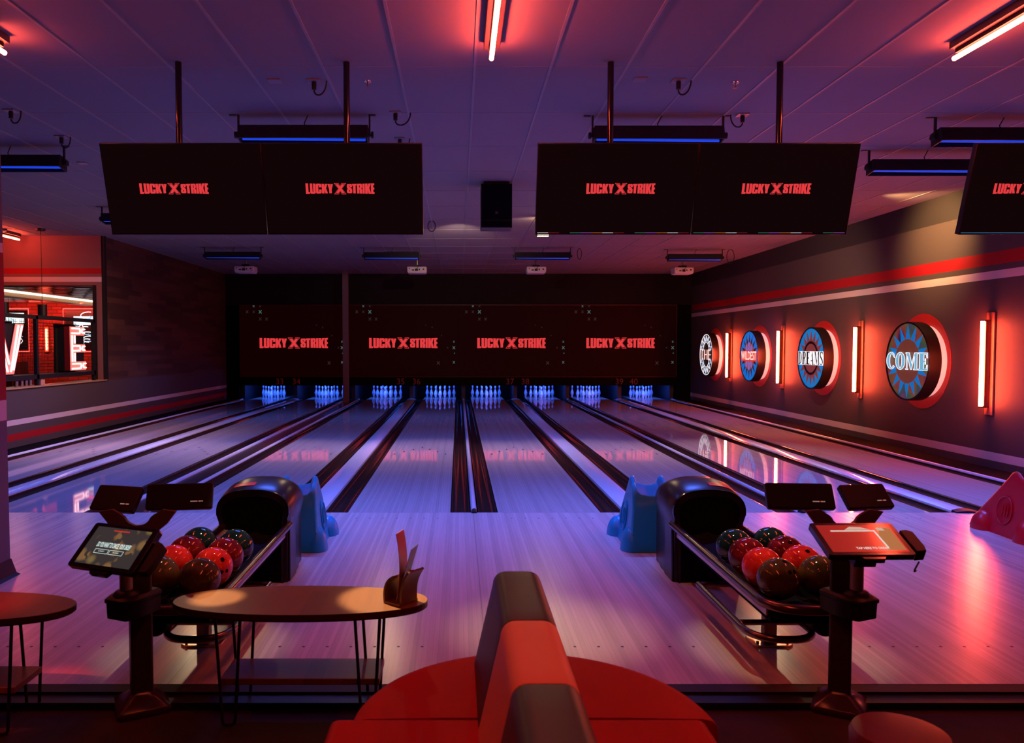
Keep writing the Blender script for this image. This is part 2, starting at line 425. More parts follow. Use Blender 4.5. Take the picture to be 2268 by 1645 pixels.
# ------------------------------------------------------------------ lanes
ords = ['leftmost', 'second', 'third', 'fourth', 'fifth', 'sixth', 'seventh', 'rightmost']
ltail = ['beside the striped left wall', 'just left of the thin back column', 'just right of the thin back column', 'left of the centre gutters', 'right of the centre gutters', 'behind the right ball return', 'left of the last lane', 'beside the sign wall']
def gutter_mb(x, w=.235):
    b = MB(); n = 12; r1 = []
    prof = [(-w / 2, -.006), (-w / 2 + .012, -.006)]
    for k in range(n + 1):
        a = pi + pi * k / n
        prof.append(((w / 2 - .018) * cos(a), -.008 + .062 * sin(a)))
    prof += [(w / 2 - .012, -.006), (w / 2, -.006)]
    rows = [[(x + p[0], y, p[1]) for p in prof] for y in (FOUL + .003, 13., 20., 26.3)]
    b.loft(rows, caps=False, closed=False)
    for sx in (-1, 1): b.box(x + sx * w / 2 - (.004 if sx > 0 else 0), x + sx * w / 2 + (0 if sx > 0 else .004), FOUL + .003, 26.3, -.07, -.006)
    return b
GW = [(.235, .235), (.235, .235), (.235, .235), (.235, .203), (.203, .235), (.235, .228), (.228, .235), (.235, .235)]
for i, cx in enumerate(LX):
    pl = '' if i in (0, 7) else ' from the left'
    t = thing('bowling_lane', (0, 0, 0), f'{ords[i]} polished maple lane{pl}, {ltail[i]}', 'bowling lane', 'bowling lanes')
    MB().box(cx - LW, cx + LW, FOUL + .003, 27.7, -.07, 0.).build('lane_bed', m_lane, t)
    for sx in (-1, 1):
        gutter_mb(cx + sx * (LW + .004 + GW[i][max(0, sx)] / 2), GW[i][max(0, sx)]).build('gutter', m_gutter, t, smooth='auto')
    ar = MB()
    for k in range(-3, 4):
        x = cx + .135 * k; y = 13.45 - abs(k) * .28
        ar.add([(x - .016, y, .0012), (x + .016, y, .0012), (x, y + .15, .0012)], [(0, 1, 2)])
    ar.build('arrow_marking', m_blackm, t)

def capping(x, w, label, grp, m=m_cap, endcap=True):
    t = thing('lane_divider', (x, FOUL, 0), label, 'lane divider', grp)
    b = MB(); n = 8
    prof = [(-w / 2, -.02)] + [(-w / 2 + .008 + (w - .016) * k / n, .006 + .012 * sin(pi * k / n)) for k in range(n + 1)] + [(w / 2, -.02)]
    b.loft([[(p[0], y, p[1]) for p in prof] for y in (.05, 5., 12., 17.75)], caps=True, closed=True)
    b.build('capping', m, t, smooth='auto')
    if endcap:
        e = MB()
        e.loft([[(p[0] * 1.04, y, (p[1] + .02) * s - .02) for p in prof] for y, s in ((-.035, .7), (-.03, 1.1), (.03, 1.5), (.055, 1.45))])
        e.build('end_cap', m_blackm, t, smooth='auto')
    return t
G1 = 'wide pale cappings between lanes'; G2 = 'narrow pale cappings between gutters'
capping(-5.29, .245, 'wide pale capping between the two leftmost lanes', G1)
capping(-1.521, .26, 'wide pale capping leading from the left blue ramp', G1)
capping(1.838, .255, 'wide pale capping leading from the right ball return', G1)
capping(5.218, .235, 'wide pale capping between the two rightmost lanes', G1)
capping(.160, .064, 'narrow pale capping between the two centre gutters', G2)
capping(3.534, .056, 'narrow pale capping with orange glints between sixth and seventh lanes', G2)
capping(-3.588, .068, 'narrow pale capping left of the dark channel by the thin column', G2, endcap=False)
capping(-3.230, .068, 'narrow pale capping right of the dark channel by the thin column', G2, endcap=False)
capping(-7.0, .06, 'narrow pale capping along the foot of the left wall', G2, endcap=False)
capping(6.92, .06, 'narrow pale capping along the foot of the sign wall', G2, endcap=False)
tag(MB().box(-3.552, -3.266, FOUL, 26, -.12, -.012).build('channel_cover', m_capdark), 'brown channel cover strip running to the thin back column', 'cover strip')

# ------------------------------------------------------------------ pins
PP = [(.0, .0), (.026, .0), (.0295, .02), (.042, .07), (.0555, .100), (.0605, .115), (.0600, .13), (.053, .165), (.039, .205), (.0285, .235), (.0245, .255), (.0228, .272), (.0236, .29), (.0265, .31), (.0305, .33), (.0323, .345), (.0300, .364), (.021, .376), (.008, .381)]
def pin_mesh():
    b = MB(); n = 16; prof = PP[1:]
    # insert stripe rings
    q = []
    for r, z in prof: q.append((r, z))
    q += [(.0262, .248), (.0235, .262), (.0229, .28), (.0245, .298)]
    q = sorted(set(q), key=lambda p: p[1])
    vs = []; fs = []; mi = []
    for r, z in q: vs += [(r * cos(2 * pi * k / n), r * sin(2 * pi * k / n), z) for k in range(n)]
    for i in range(len(q) - 1):
        zc = (q[i][1] + q[i + 1][1]) / 2
        red = .248 < zc < .262 or .28 < zc < .298
        for k in range(n): fs.append((i * n + k, i * n + (k + 1) % n, (i + 1) * n + (k + 1) % n, (i + 1) * n + k)); mi.append(1 if red else 0)
    fs.append(tuple(range(n))[::-1]); mi.append(0); fs.append(tuple((len(q) - 1) * n + k for k in range(n))); mi.append(0)
    b.v = vs; b.f = fs; b.mi = mi
    return b
pin0 = pin_mesh().build('bowling_pin', [m_pin, m_pinred], smooth=True)
spots = [(0, 0, 'front head'), (-.1525, .264, 'second row left'), (.1525, .264, 'second row right'), (-.305, .528, 'third row left'), (0, .528, 'third row middle'), (.305, .528, 'third row right'),
         (-.4575, .792, 'back row outer left'), (-.1525, .792, 'back row inner left'), (.1525, .792, 'back row inner right'), (.4575, .792, 'back row outer right')]
first = True
for i, cx in enumerate(LX):
    lane = f'{ords[i]} lane' + ('' if i in (0, 7) else ' from the left')
    for k, (dx, dy, w) in enumerate(spots):
        if (i == 0 and k == 9) or (i == 7 and k == 6): continue
        o = pin0 if first else pin0.copy()
        if not first: COL.objects.link(o)
        first = False
        o.location = (cx + dx, FOUL + 18.29 + dy, 0.0)
        tag(o, f'white bowling pin, {w}, on the {lane}', 'bowling pin', 'bowling pins')

# ------------------------------------------------------------------ masking units
LG = logo_mesh(2.2)
pos = ['leftmost', 'second', 'third', 'rightmost']
extra = ['left of the thin column', 'from the left, right of the thin column', 'from the left, right of centre', 'nearest the sign wall']
nums = [('33', '34', -5.743, -5.209), ('35', '36', -1.858, -1.352), ('37', '38', 1.652, 2.144), ('39', '40', 5.163, 5.625)]
m_tick = [glow('spark_teal', (.25, .62, .60), .22), glow('spark_grey', (.42, .30, .28), .06)]
for i in range(4):
    x0 = -7.05 + 3.52 * i; x1 = x0 + 3.52
    t = thing('masking_unit', ((x0 + x1) / 2, 25.8, .456), f'{pos[i]} dark red masking panel with red lettering, {extra[i]}', 'masking panel', 'masking panels above the pins')
    hw = 1.755
    MB().box(-hw, hw, 0, .06, .262, 2.585).build('panel', m_mask, t)
    v = MB().box(-hw, hw, -.10, .02, 0, .262); v.build('valance', m_blk2, t)
    tr = MB()
    tr.box(-hw, hw, -.012, .0, 2.57, 2.59).box(-hw, hw, -.012, 0, .262, .272)
    if i == 3: tr.box(hw - .02, hw, -.012, 0, .262, 2.59)
    tr.build('edge_trim', mat('mask_edge', (.10, .01, .008), .4), t)
    lc = [-5.30, -1.778, 1.702, 5.211][i] - (x0 + x1) / 2
    lm = MB(); lm.mesh(LG, FRONT((lc, -.006, 1.36))); lm.build('lettering', m_logo, t)
    for q, nx in ((0, 2), (1, 3)):
        s = MB(); s.mesh(text(nums[i][q], .27), FRONT((nums[i][nx] - (x0 + x1) / 2, -.104, .115))); s.build('lane_number', m_num, t)
    sp = MB()
    def xm(px, pz, r, c):
        sp.cur = c
        for a in (R(50), R(130)):
            d = V((cos(a), sin(a))) * r * .85; w = V((-sin(a), cos(a))) * r * .13
            sp.add([(px + d.x + w.x, -.005, pz + d.y + w.y), (px + d.x - w.x, -.005, pz + d.y - w.y), (px - d.x - w.x, -.005, pz - d.y - w.y), (px - d.x + w.x, -.005, pz - d.y + w.y)], [(0, 1, 2, 3)])
    for (px, pz, r, c) in ((-1.50, 2.36, .07, 1), (-1.29, 2.36, .06, 1), (-1.08, 2.36, .08, 0), (-1.29, 2.54, .05, 0), (-1.08, 2.54, .05, 1), (-1.08, 2.13, .07, 1), (-.88, 2.13, .07, 1),
                           (1.62, 1.40, .045, 0), (1.62, 1.21, .07, 0), (1.42, 1.21, .04, 1), (1.64, 1.03, .03, 0), (1.62, .74, .06, 0), (1.12, .72, .08, 1), (1.22, 1.60, .03, 1), (.92, 1.86, .035, 1), (.72, 1.93, .03, 1)):
        if i == 0 and px > 1.5: px -= .08
        xm(px, pz, r, c)
    sp.v = [tuple(p) for p in sp.v]; sp.build('spark_pattern', m_tick, t)

# ------------------------------------------------------------------ television pairs
TVL = logo_mesh(.561)
TVM = frame((0, 0, 0), (1, 0, 0), (0, .2975, .9547) if False else (0, -.299, .954), (0, -.954, -.299))
def screens(xc, label, lx, sticker, grp='hanging screen pairs', poles=()):
    zc = (3.335 + 2.635) / 2; yc = 6.61
    t = thing('screen_pair', (xc, yc, zc), label, 'screens', grp)
    M = TVM
    for sx in (-1, 1):
        cx = sx * .649
        b = MB(); b.M = M
        b.prism([(cx - .6475, -.367), (cx + .6475, -.367), (cx + .6475, .367), (cx - .6475, .367)], -.055, .0)
        tv = b.build('television', m_bez, t, bevel=.004)
        s = MB(); s.M = M
        s.prism([(cx - .637, -.352), (cx + .637, -.352), (cx + .637, .360), (cx - .637, .360)], -.004, .0015)
        s.build('display', m_screen, tv)
        lm = MB(); lm.mesh(TVL, M @ Mx.Translation((lx[0 if sx < 0 else 1] - xc, .010, .003))); lm.build('lettering', m_logo, tv)
        if sticker:
            k = MB(); k.M = M; n = 14
            for j in range(n):
                k.cur = (j * 5 + (3 if sx > 0 else 0)) % len(sticker); u0 = cx - .63 + 1.26 * j / n
                k.prism([(u0, -.3515), (u0 + 1.26 / n, -.3515), (u0 + 1.26 / n, -.3475), (u0, -.3475)], .0, .0025)
            k.build('ticker_strip', sticker, tv)
    b = MB(); b.M = M; b.prism([(-1.2, -.05), (1.2, -.05), (1.2, .1), (-1.2, .1)], -.12, -.056); b.build('rear_bracket', m_blackm, t)
    for px in poles:
        q = MB(); q.M = Mx.Translation((-xc, -yc, -zc))
        q.tube([(px, 6.69, 3.0), (px, 6.69, CZ)], .026, 16)
        q.build('ceiling_pole', mat('gloss_black_pole', (.01, .01, .01), .12), t, smooth='auto')
    return t
stk = [glow('tick_white', (1, .9, .95), .7), glow('tick_orange', (1, .25, .03), .5), glow('tick_violet', (.6, .15, .9), .5), glow('tick_green', (.1, .6, .4), .3), m_bez, glow('tick_red', (.7, .03, .03), .3)]
screens(-1.59, 'pair of black hanging screens left of the ceiling loudspeaker', (-2.325, -.968), None, poles=(-2.305, -.922))
screens(1.935, 'pair of black hanging screens just right of the ceiling loudspeaker', (1.325, 2.597), stk, poles=(1.252, 2.645))
screens(5.46, 'black hanging screens cut off by the right edge of the photo', (4.654, 5.95), [glow('tick_cyan', (.02, .35, .75), .6)], poles=(4.90, 6.1))

# ------------------------------------------------------------------ ceiling fixtures
def uv_lamp(loc, label, power, tilt=9., L=1.30, lit=True):
    t = thing('uv_light_bar', loc, label, 'light bar', 'ultraviolet light bars')
    h = MB(); a = R(tilt)
    Mt = Mx.Translation((0, 0, -.20)) @ Mx.Rotation(-a, 4, 'X')
    # open trough, mouth down
    pr = [(-.085, .07), (.085, .07), (.10, -.07), (.088, -.07), (.075, .058), (-.075, .058), (-.088, -.07), (-.10, -.07)]
    h.prism([(p[0], p[1]) for p in pr], -L / 2, L / 2, Mt @ frame((0, 0, 0), (0, 1, 0), (0, 0, 1), (1, 0, 0)))
    for sx in (-1, 1): h.cbox((sx * (L / 2 - .005), 0, 0), (.012, .17, .14), Mt)
    h.build('housing', m_blackm, t)
    for sx in (-1, 1):
        b = MB(); x = sx * (L / 2 + .012)
        b.box(x - .008, x + .008, -.015, .015, -.22, 0).box(x - .01 + sx * .04 - .04, x + .01 + sx * .04 + .04 - .03, -.02, .02, -.008, 0)
        b.tube([(sx * (L / 2), 0, -.20), (sx * (L / 2 + .045), 0, -.20)], .012, 8)
        b.tube([(sx * (L / 2 + .028), 0, -.20), (sx * (L / 2 + .05), 0, -.20)], .034, 14)
        b.build('bracket', m_blackm, t, smooth='auto')
    u = MB(); u.tube([tuple(Mt @ V((-L / 2 + .03, 0, -.040))), tuple(Mt @ V((L / 2 - .03, 0, -.052)))], .013, 12)
    u.build('tube', m_uvt, t, smooth='auto')
    c = MB(); c.tube([(.02, 0, -.14), (.0, .01, -.08), (.04, .0, 0)], .006, 6); c.build('power_cable', m_blackm, t)
    if power:
        ld = bpy.data.lights.new('uv_light', 'AREA'); ld.shape = 'RECTANGLE'; ld.size = L - .1; ld.size_y = .12
        ld.color = UVC; ld.energy = power; ld.spread = R(108)
        lo = bpy.data.objects.new('uv_light', ld); COL.objects.link(lo); lo.parent = t
        lo.matrix_local = Mt @ Mx.Rotation(R(-tilt), 4, 'X').inverted() @ Mx.Translation((0, 0, -.078))
    return t
UVC = (.07, .16, 1.0)
uv_lamp((-1.56, 8.19, CZ), 'ultraviolet light bar above the left hanging screens', 88)
uv_lamp((2.02, 8.22, CZ), 'ultraviolet light bar above the right hanging screens', 88)
uv_lamp((5.53, 8.28, CZ), 'ultraviolet light bar with violet glow at the right photo edge', 55)
uv_lamp((5.56, 9.66, CZ), 'ultraviolet light bar partly behind the rightmost hanging screen', 40)
uv_lamp((-5.26, 9.44, CZ), 'ultraviolet light bar cut by the left photo edge', 38)
uv_lamp((-5.30, 13.5, CZ), 'ultraviolet light bar mostly hidden behind the left hanging screens', 70)
uv_lamp((-5.31, 18.95, CZ), 'far light bar above the leftmost projector', 28)
uv_lamp((-1.58, 19.04, CZ), 'far light bar above the second projector from the left', 28)
uv_lamp((1.985, 19.04, CZ), 'far light bar above the third projector from the left', 28)
uv_lamp((5.69, 19.4, CZ), 'far light bar above the rightmost projector', 28)

def neon_fixture(name, loc, label, L, group):
    t = thing(name, loc, label, 'neon light', group)
    MB().box(-.062, .062, -L / 2, L / 2 + .02, -.055, 0).build('channel', mat('fixture_body', (.05, .028, .03), .45), t, bevel=.004)
    b = MB().box(-.020, .020, -L / 2, L / 2 + .01, -.085, -.055)
    b.build('spine', m_blackm, t)
    u = MB(); u.tube([(0, -L / 2 + .01, -.112), (0, L / 2 + .055, -.112)], .018, 12)
    u.build('tube', m_tube, t, smooth='auto')
    return t
GN = 'red ceiling tubes'
neon_fixture('ceiling_neon', (.255, 5.36, CZ), 'red ceiling tube hanging at top centre of the photo', 1.75, GN)
neon_fixture('ceiling_neon', (3.83, 5.36, CZ), 'red ceiling tube in the top right corner of the photo', 1.75, GN)
neon_fixture('ceiling_neon', (-3.44, 5.24, CZ), 'red ceiling tube in the top left corner of the photo', 1.75, GN)
neon_fixture('ceiling_neon', (-9.16, 15.95, CZ), 'far red ceiling tube beside the left striped header', 1.6, GN)

def outlet(loc, label, plug, cordx=.055):
    t = thing('ceiling_outlet', loc, label, 'ceiling outlet', 'ceiling outlets')
    MB().cbox((0, 0, -.006), (.115, .115, .012)).build('cover_plate', mat('plate_white', (.27, .25, .27), .3), t, bevel=.003)
    if plug:
        MB().lathe([(.020, -.08), (.022, -.02), (.018, -.012)], 14).build('plug', m_blackm, t, smooth='auto')
        k = MB(); n = 14
        k.tube([(cordx * (1 - cos(pi * q / n)) , .01 * sin(pi * q / n), -.085 - .075 * sin(pi * q / n) + .08 * q / n) for q in range(n + 1)], .007, 8)
        k.build('cord', m_blackm, t, smooth='auto')
    return t
outlet((-1.615, 7.14, CZ), 'bare ceiling outlet between the two left screen poles', False)
outlet((-1.27, 7.14, CZ), 'ceiling outlet with looped black plug between the left screen poles', True)
outlet((-.63, 8.1, CZ), 'ceiling outlet with drooping cord right of the left light bar', True, .075)
outlet((-.66, 9.1, CZ), 'ceiling outlet peeping over the top of the left screens', True)
outlet((1.585, 7.1, CZ), 'bare ceiling outlet between the two right screen poles', False)
outlet((1.93, 7.13, CZ), 'ceiling outlet with looped black plug between the right screen poles', True)
outlet((2.86, 8.17, CZ), 'ceiling outlet with cord beside the right end of a light bar', True, -.06)
outlet((-4.43, 8.03, CZ), 'ceiling outlet with looped cord near the upper left photo edge', True, .05)
outlet((-4.42, 9.02, CZ), 'ceiling outlet with looped cord just left of the left screens', True, .05)
outlet((-4.78, 10.3, CZ), 'bare ceiling outlet low beside the left light bar', False)
def sprinkler(loc, label):
    t = thing('sprinkler', loc, label, 'sprinkler', 'ceiling sprinklers')
    MB().lathe([(.012, -.02), (.034, -.008), (.036, .003)], 16).build('escutcheon', m_steel, t, smooth='auto')
    MB().lathe([(.022, -.052), (.006, -.048), (.007, -.018)], 12).build('deflector', mat('sprinkler_brass', (.4, .15, .1), .4, metal=.8), t, smooth='auto')
sprinkler((-.80, 7.16, CZ), 'sprinkler head beside the second screen pole from the left')
sprinkler((2.45, 7.19, CZ), 'sprinkler head beside the rightmost screen pole')
def hang_loop(loc, label, h=.22, w=.055):
    b = MB(); n = 18
    b.tube([(w * sin(2 * pi * k / n), 0, -h / 2 - h / 2 * cos(2 * pi * k / n)) for k in range(n)], .008, 6, closed=True)
    o = b.build('cable_loop', m_blackm, None, smooth='auto', loc=loc); tag(o, label, 'cable', 'cable loops hanging from the ceiling')
hang_loop((-.50, 15.0, CZ), 'loop of cable hanging right of the left screens', .2, .07)
hang_loop((2.88, 19.2, CZ), 'loop of cable right of the third projector', .26, .05)
hang_loop((6.55, 19.4, CZ), 'loop of cable right of the rightmost projector', .34, .09)

# loudspeaker
t = thing('loudspeaker', (.538, 11.4, 4.0), 'black loudspeaker under the ceiling between the hanging screens', 'loudspeaker')
b = MB(); b.prism([(0, -.62), (.0, 0), (.44, 0), (.44, -.56), (.36, -.62)], -.22, .22, frame((0, 0, 0), (0, 1, 0), (0, 0, 1), (1, 0, 0)))
b.build('cabinet', mat('speaker_side', (.10, .07, .06), .5), t, bevel=.006)
b = MB(); b.prism([(-.214, -.51), (.214, -.51), (.214, -.006), (-.214, -.006)], .0, .012, FRONT((0, 0, 0))); b.prism([(-.214, -.612), (.214, -.612), (.214, -.515), (-.214, -.515)], 0., .004, FRONT((0, .0, 0)))
b.build('grille', mat('speaker_cloth', (.006, .006, .006), .9, spec=.1, vs=90.), t, bevel=.003)
b = MB(); b.prism([(-.02, -.425), (.02, -.425), (.02, -.39), (-.02, -.39)], .012, .014, FRONT((0, 0, 0))); b.build('badge', mat('badge_pink', (.25, .05, .12), .4), t)
MB().box(-.18, .18, .06, .36, -.002, .045).build('bracket', m_blackm, t)

# floodlight behind the right screens
t = thing('floodlight', (1.50, 14.35, CZ), 'small bright warm floodlight at the left edge of the right screens', 'floodlight')
MB().cbox((0, 0, -.30), (.22, .10, .15)).build('body', m_blackm, t, bevel=.01)
b = MB(); b.prism([(-.10, -.365), (.10, -.365), (.10, -.235), (-.10, -.235)], .051, .054, FRONT((0, 0, 0))); b.box(-.1, .1, -.04, .04, -.379, -.376); b.build('lens', glow('warm_lens', (1, .72, .45), 5.), t)
MB().box(-.13, -.115, -.02, .02, -.32, .003).box(.115, .13, -.02, .02, -.32, .003).build('yoke', m_blackm, t)

# projectors
def projector(x, y, label):
    t = thing('projector', (x, y, 3.67), label, 'projector', 'white ceiling projectors')
    b = MB(); rr = [(-.23, -.085), (.23, -.085), (.25, -.03), (.25, .085), (-.25, .085), (-.25, -.03)]
    b.prism(rr, -.20, .20, FRONT((0, 0, 0))); b.build('case', m_white, t, bevel=.02)
    q = MB()
    for u0, u1, v0, v1 in ((-.13, -.07, -.02, .01), (-.05, .03, -.03, .03), (.05, .08, -.01, .03), (.15, .19, .0, .035), (-.2, -.18, .02, .05)):
        q.prism([(u0, v0), (u1, v0), (u1, v1), (u0, v1)], .2, .204, FRONT((0, 0, 0)))
    q.tube([(-.04, -.21, .0), (.02, -.235, .05), (.06, -.19, .12)], .006, 6)
    q.build('port_panel', m_blackm, t)
    MB().box(-.09, .09, -.08, .08, .085, .14).build('mount_plate', m_blackm, t)
    MB().tube([(0, 0, .14), (0, 0, CZ - 3.67)], .028, 12).build('mount_pole', m_steel, t, smooth='auto')
projector(-5.466, 20.7, 'leftmost white projector under the far ceiling')
projector(-1.07, 20.85, 'second white projector from the left')
projector(2.003, 20.85, 'third white projector from the left')
projector(5.848, 21.05, 'rightmost white projector, closest to the sign wall')
b = MB()
for k in range(6): b.box(-.35 + .12 * k, -.27 + .12 * k, -.35, .35, -.012, -.004)
b.box(-.4, .4, -.4, .4, -.004, 0)
tag(b.build('air_vent', mat('vent_dark', (.03, .028, .03), .6), None, loc=(-1.42, 20.2, CZ)), 'dark ceiling air vent above the second projector', 'air vent')

# ------------------------------------------------------------------ right wall signs and sconces
def circ(r, n=48, cx=0., cy=0., ry=None): return [(cx + r * cos(2 * pi * k / n), cy + (ry or r) * sin(2 * pi * k / n)) for k in range(n)]
def rays(b, n, r0, r1, half, d0, d1, M, skip=0., off=0.):
    for k in range(n):
        a = off + 2 * pi * k / n
        if abs(sin(a)) < skip: continue
        b.prism([(r0 * cos(a - half), r0 * sin(a - half)), (r0 * cos(a + half), r0 * sin(a + half)), (r1 * cos(a), r1 * sin(a))][::1], d0, d1, M)
def serif_loops(word, w, h):
    def O(x, wd):
        return [[(x + wd / 2 + wd / 2 * cos(2 * pi * k / 28), h / 2 + h * .52 * sin(2 * pi * k / 28)) for k in range(28)], [(x + wd / 2 + wd * .15 * cos(2 * pi * k / 28), h / 2 + h * .42 * sin(2 * pi * k / 28)) for k in range(28)]]
    def Cc(x, wd):
        o = [(x + wd * .55 + wd * .55 * cos(a), h / 2 + h * .52 * sin(a)) for a in [R(42 + 276 * k / 24) for k in range(25)]]
        i = [(x + wd * .62 + wd * .24 * cos(a), h / 2 + h * .42 * sin(a)) for a in [R(318 - 276 * k / 24) for k in range(25)]]
        o[0] = (x + wd * .97, h * .66); return [o + i]
    def poly(x, wd, pts): return [[(x + p[0] * wd, p[1] * h) for p in pts]]
    E = [(0, 0), (1, 0), (1, .32), (.92, .32), (.85, .09), (.6, .09), (.6, .46), (.72, .46), (.72, .34), (.8, .34), (.8, .68), (.72, .68), (.72, .56), (.6, .56), (.6, .91), (.85, .91), (.92, .7), (1, .7), (1, 1), (0, 1), (0, .93), (.1, .93), (.1, .07), (0, .07)]
    M_ = [(0, 0), (.22, 0), (.22, .06), (.15, .06), (.15, .78), (.42, 0), (.5, 0), (.72, .78), (.72, .06), (.65, .06), (.65, 0), (1, 0), (1, .06), (.94, .06), (.94, .94), (1, .94), (1, 1), (.72, 1), (.52, .36), (.30, 1), (0, 1), (0, .94), (.08, .94), (.08, .06), (0, .06)]
    R_ = [(0, 0), (.55, 0), (.55, .06), (.5, .06), (.5, .45), (.55, .45), (.72, 0), (1, 0), (1, .06), (.93, .06), (.82, .48), (.95, .6), (.97, .8), (.85, .96), (.6, 1), (0, 1), (0, .94), (.1, .94), (.1, .06), (0, .06)]
    A_ = [(0, 0), (.3, 0), (.3, .06), (.2, .06), (.28, .26), (.55, .26), (.6, .06), (.5, .06), (.5, 0), (1, 0), (1, .06), (.92, .06), (.62, 1), (.5, 1), (.1, .06), (0, .06)]
    D_ = [(0, 0), (.55, 0), (.9, .15), (1, .5), (.9, .85), (.55, 1), (0, 1), (0, .94), (.1, .94), (.1, .06), (0, .06)]
    S_ = [(0, .0), (.06, 0), (.1, .06), (.4, -.02), (.8, .03), (1, .22), (.9, .42), (.36, .68), (.32, .84), (.5, .93), (.75, .85), (.86, .68), (.93, .68), (.93, 1), (.87, 1), (.82, .96), (.5, 1.02), (.14, .96), (0, .78), (.1, .58), (.66, .3), (.68, .14), (.5, .06), (.2, .14), (.08, .34), (0, .34)]
    out = []; ws = {'C': 1., 'O': 1.1, 'M': 1.35, 'E': .95, 'D': 1.05, 'R': 1.05, 'A': 1.05, 'S': .85}
    tot = sum(ws[c] for c in word) + .07 * (len(word) - 1); x = 0.; s = w / tot
    for c in word:
        wd = ws[c] * s
        if c == 'O': out += O(x, wd)
        elif c == 'C': out += Cc(x, wd)
        else: out += poly(x, wd, {'E': E, 'M': M_, 'R': R_, 'A': A_, 'D': D_, 'S': S_}[c])
        if c == 'D': out.append([(x + p[0] * wd, p[1] * h) for p in [(.46, .08), (.62, .2), (.68, .5), (.62, .8), (.46, .92)]])
        if c == 'R': out.append([(x + p[0] * wd, p[1] * h) for p in [(.5, .53), (.6, .62), (.6, .84), (.5, .92)]])
        if c == 'A': out.append([(x + p[0] * wd, p[1] * h) for p in [(.31, .34), (.52, .34), (.43, .66)]])
        x += wd + .07 * s
    return [[(p[0] - w / 2, p[1] - h / 2) for p in lp] for lp in out]
def outline(b, loops, r, d, M):
    for lp in loops: b.tube([tuple(M @ V((p[0], p[1], d))) for p in lp], r, 6, closed=True)

def sign_base(cy, label, face_mat):
    cz = 1.468
    t = thing('neon_sign', (7.5, cy, cz), label, 'neon sign', 'round neon signs on the right wall')
    M = RIGHTW((0, 0, 0))
    b = MB(); b.prism(circ(.765, 64), .001, .006, M @ Mx.Translation((-.10, 0, 0))); b.build('wall_disc', m_disc, t)
    b = MB(); b.prism(circ(.575, 64), .006, .12, M); b.build('glowing_edge', m_glowrim, t, smooth='auto')
    b = MB(); n = 64; o = circ(.63, n); i = circ(.605, n)
    b.loft([[tuple(M @ V((p[0], p[1], d))) for p in q] for q, d in ((i, .125), (o, .12), (o, .31), (i, .31), (i, .285))], caps=False)
    b.prism(circ(.606, n), .118, .126, M)
    b.build('rim', m_rim, t, smooth='auto')
    b = MB(); b.prism(circ(.606, n), .20, .295, M); b.build('face', face_mat, t)
    return t, M
# COME
t, M = sign_base(12.86, 'nearest round sign reading COME in pale blue serif letters', m_holo)
b = MB(); rays(b, 16, .36, .58, R(9.5), .294, .300, M, skip=.16, off=R(90)); 
b.build('sun_ray_pattern', m_sgnb, t)
b = MB(); b.prism(circ(.355, 48), .294, .299, M); b.build('centre_disc', mat('copper_foil', (.30, .09, .05), .3, em=(.30, .09, .05), es=.30, var=.5, vs=5.), t)
lp = serif_loops('COME', 1.17, .27)
b = MB(); b.mesh(fill(lp), M @ Mx.Translation((0, 0, .318))); b.build('lettering', m_sgnc, t)
b = MB(); outline(b, [[(p[0] + .014, p[1] + .004) for p in q] for q in lp], .0045, .322, M); b.build('neon_outline', m_sgnw, t)
# DREAMS
t, M = sign_base(16.38, 'second nearest round sign reading DREAMS over a blue sunburst', m_sgnb)
b = MB(); rays(b, 18, .36, .57, R(10.), .294, .299, M, off=R(90)); b.prism(circ(.37, 48), .294, .300, M); b.build('sun_ray_pattern', m_sgnr, t)
b = MB()
for s in (1, -1):
    a0 = [R(s * (22 + 136 * k / 24)) for k in range(25)]
    pts = [(.345 * cos(a), .345 * sin(a)) for a in a0]; pin = [(.295 * cos(a), .295 * sin(a)) for a in a0[::-1]]
    for k in range(24): b.prism([pts[k], pts[k + 1], pin[23 - k], pin[24 - k]][::s], .299, .304, M)
b.build('dark_arc', m_sgnd, t)
lp = serif_loops('DREAMS', 1.16, .27)
b = MB(); b.prism([(-.59, -.14), (.59, -.14), (.59, .14), (-.59, .14)], .300, .305, M); b.build('letter_band', m_sgnw, t)
b = MB(); b.mesh(fill(lp), M @ Mx.Translation((0, 0, .310))); b.build('lettering', m_sgnd, t)
b = MB(); outline(b, lp, .0022, .312, M); b.build('neon_outline', m_sgnw, t)
# WILDEST
t, M = sign_base(19.86, 'third round sign reading WILDEST in red neon over blue rays', m_sgnb)
b = MB(); rays(b, 16, .33, .56, R(8.5), .294, .299, M, off=R(90)); b.build('sun_ray_pattern', mat('sign_dark_red', (.12, .012, .016), .4, em=(.12, .01, .014), es=.3), t)
b = MB(); b.prism(circ(.335, 48), .294, .300, M); b.build('centre_disc', mat('sign_coral', (.6, .10, .07), .4, em=(.55, .08, .05), es=.45), t)
b = MB()
for s in (1, -1):
    for u in (-.13, 0, .13):
        w = .04; b.tube([tuple(M @ V((u * (1 + .6 * q) + w * sin(q * pi), s * (.13 + .22 * (1 - abs(u) * 2.5) * q), .306))) for q in [k / 8 for k in range(9)]], .006, 5)
        b.tube([tuple(M @ V((u * (1 + .6 * q) - w * sin(q * pi), s * (.13 + .22 * (1 - abs(u) * 2.5) * q), .306))) for q in [k / 8 for k in range(9)]], .006, 5)
b.build('petal_outline', glow('neon_violet_blue', (.12, .22, .9), .8), t)
b = MB(); b.prism([(-.535, -.125), (.535, -.125), (.535, .125), (-.535, .125)], .300, .308, M); b.build('letter_band', mat('wildest_band', (.5, .05, .03), .4, em=(.85, .06, .03), es=.75), t)
tm = text('WILDEST', .30, 1.02, .002)
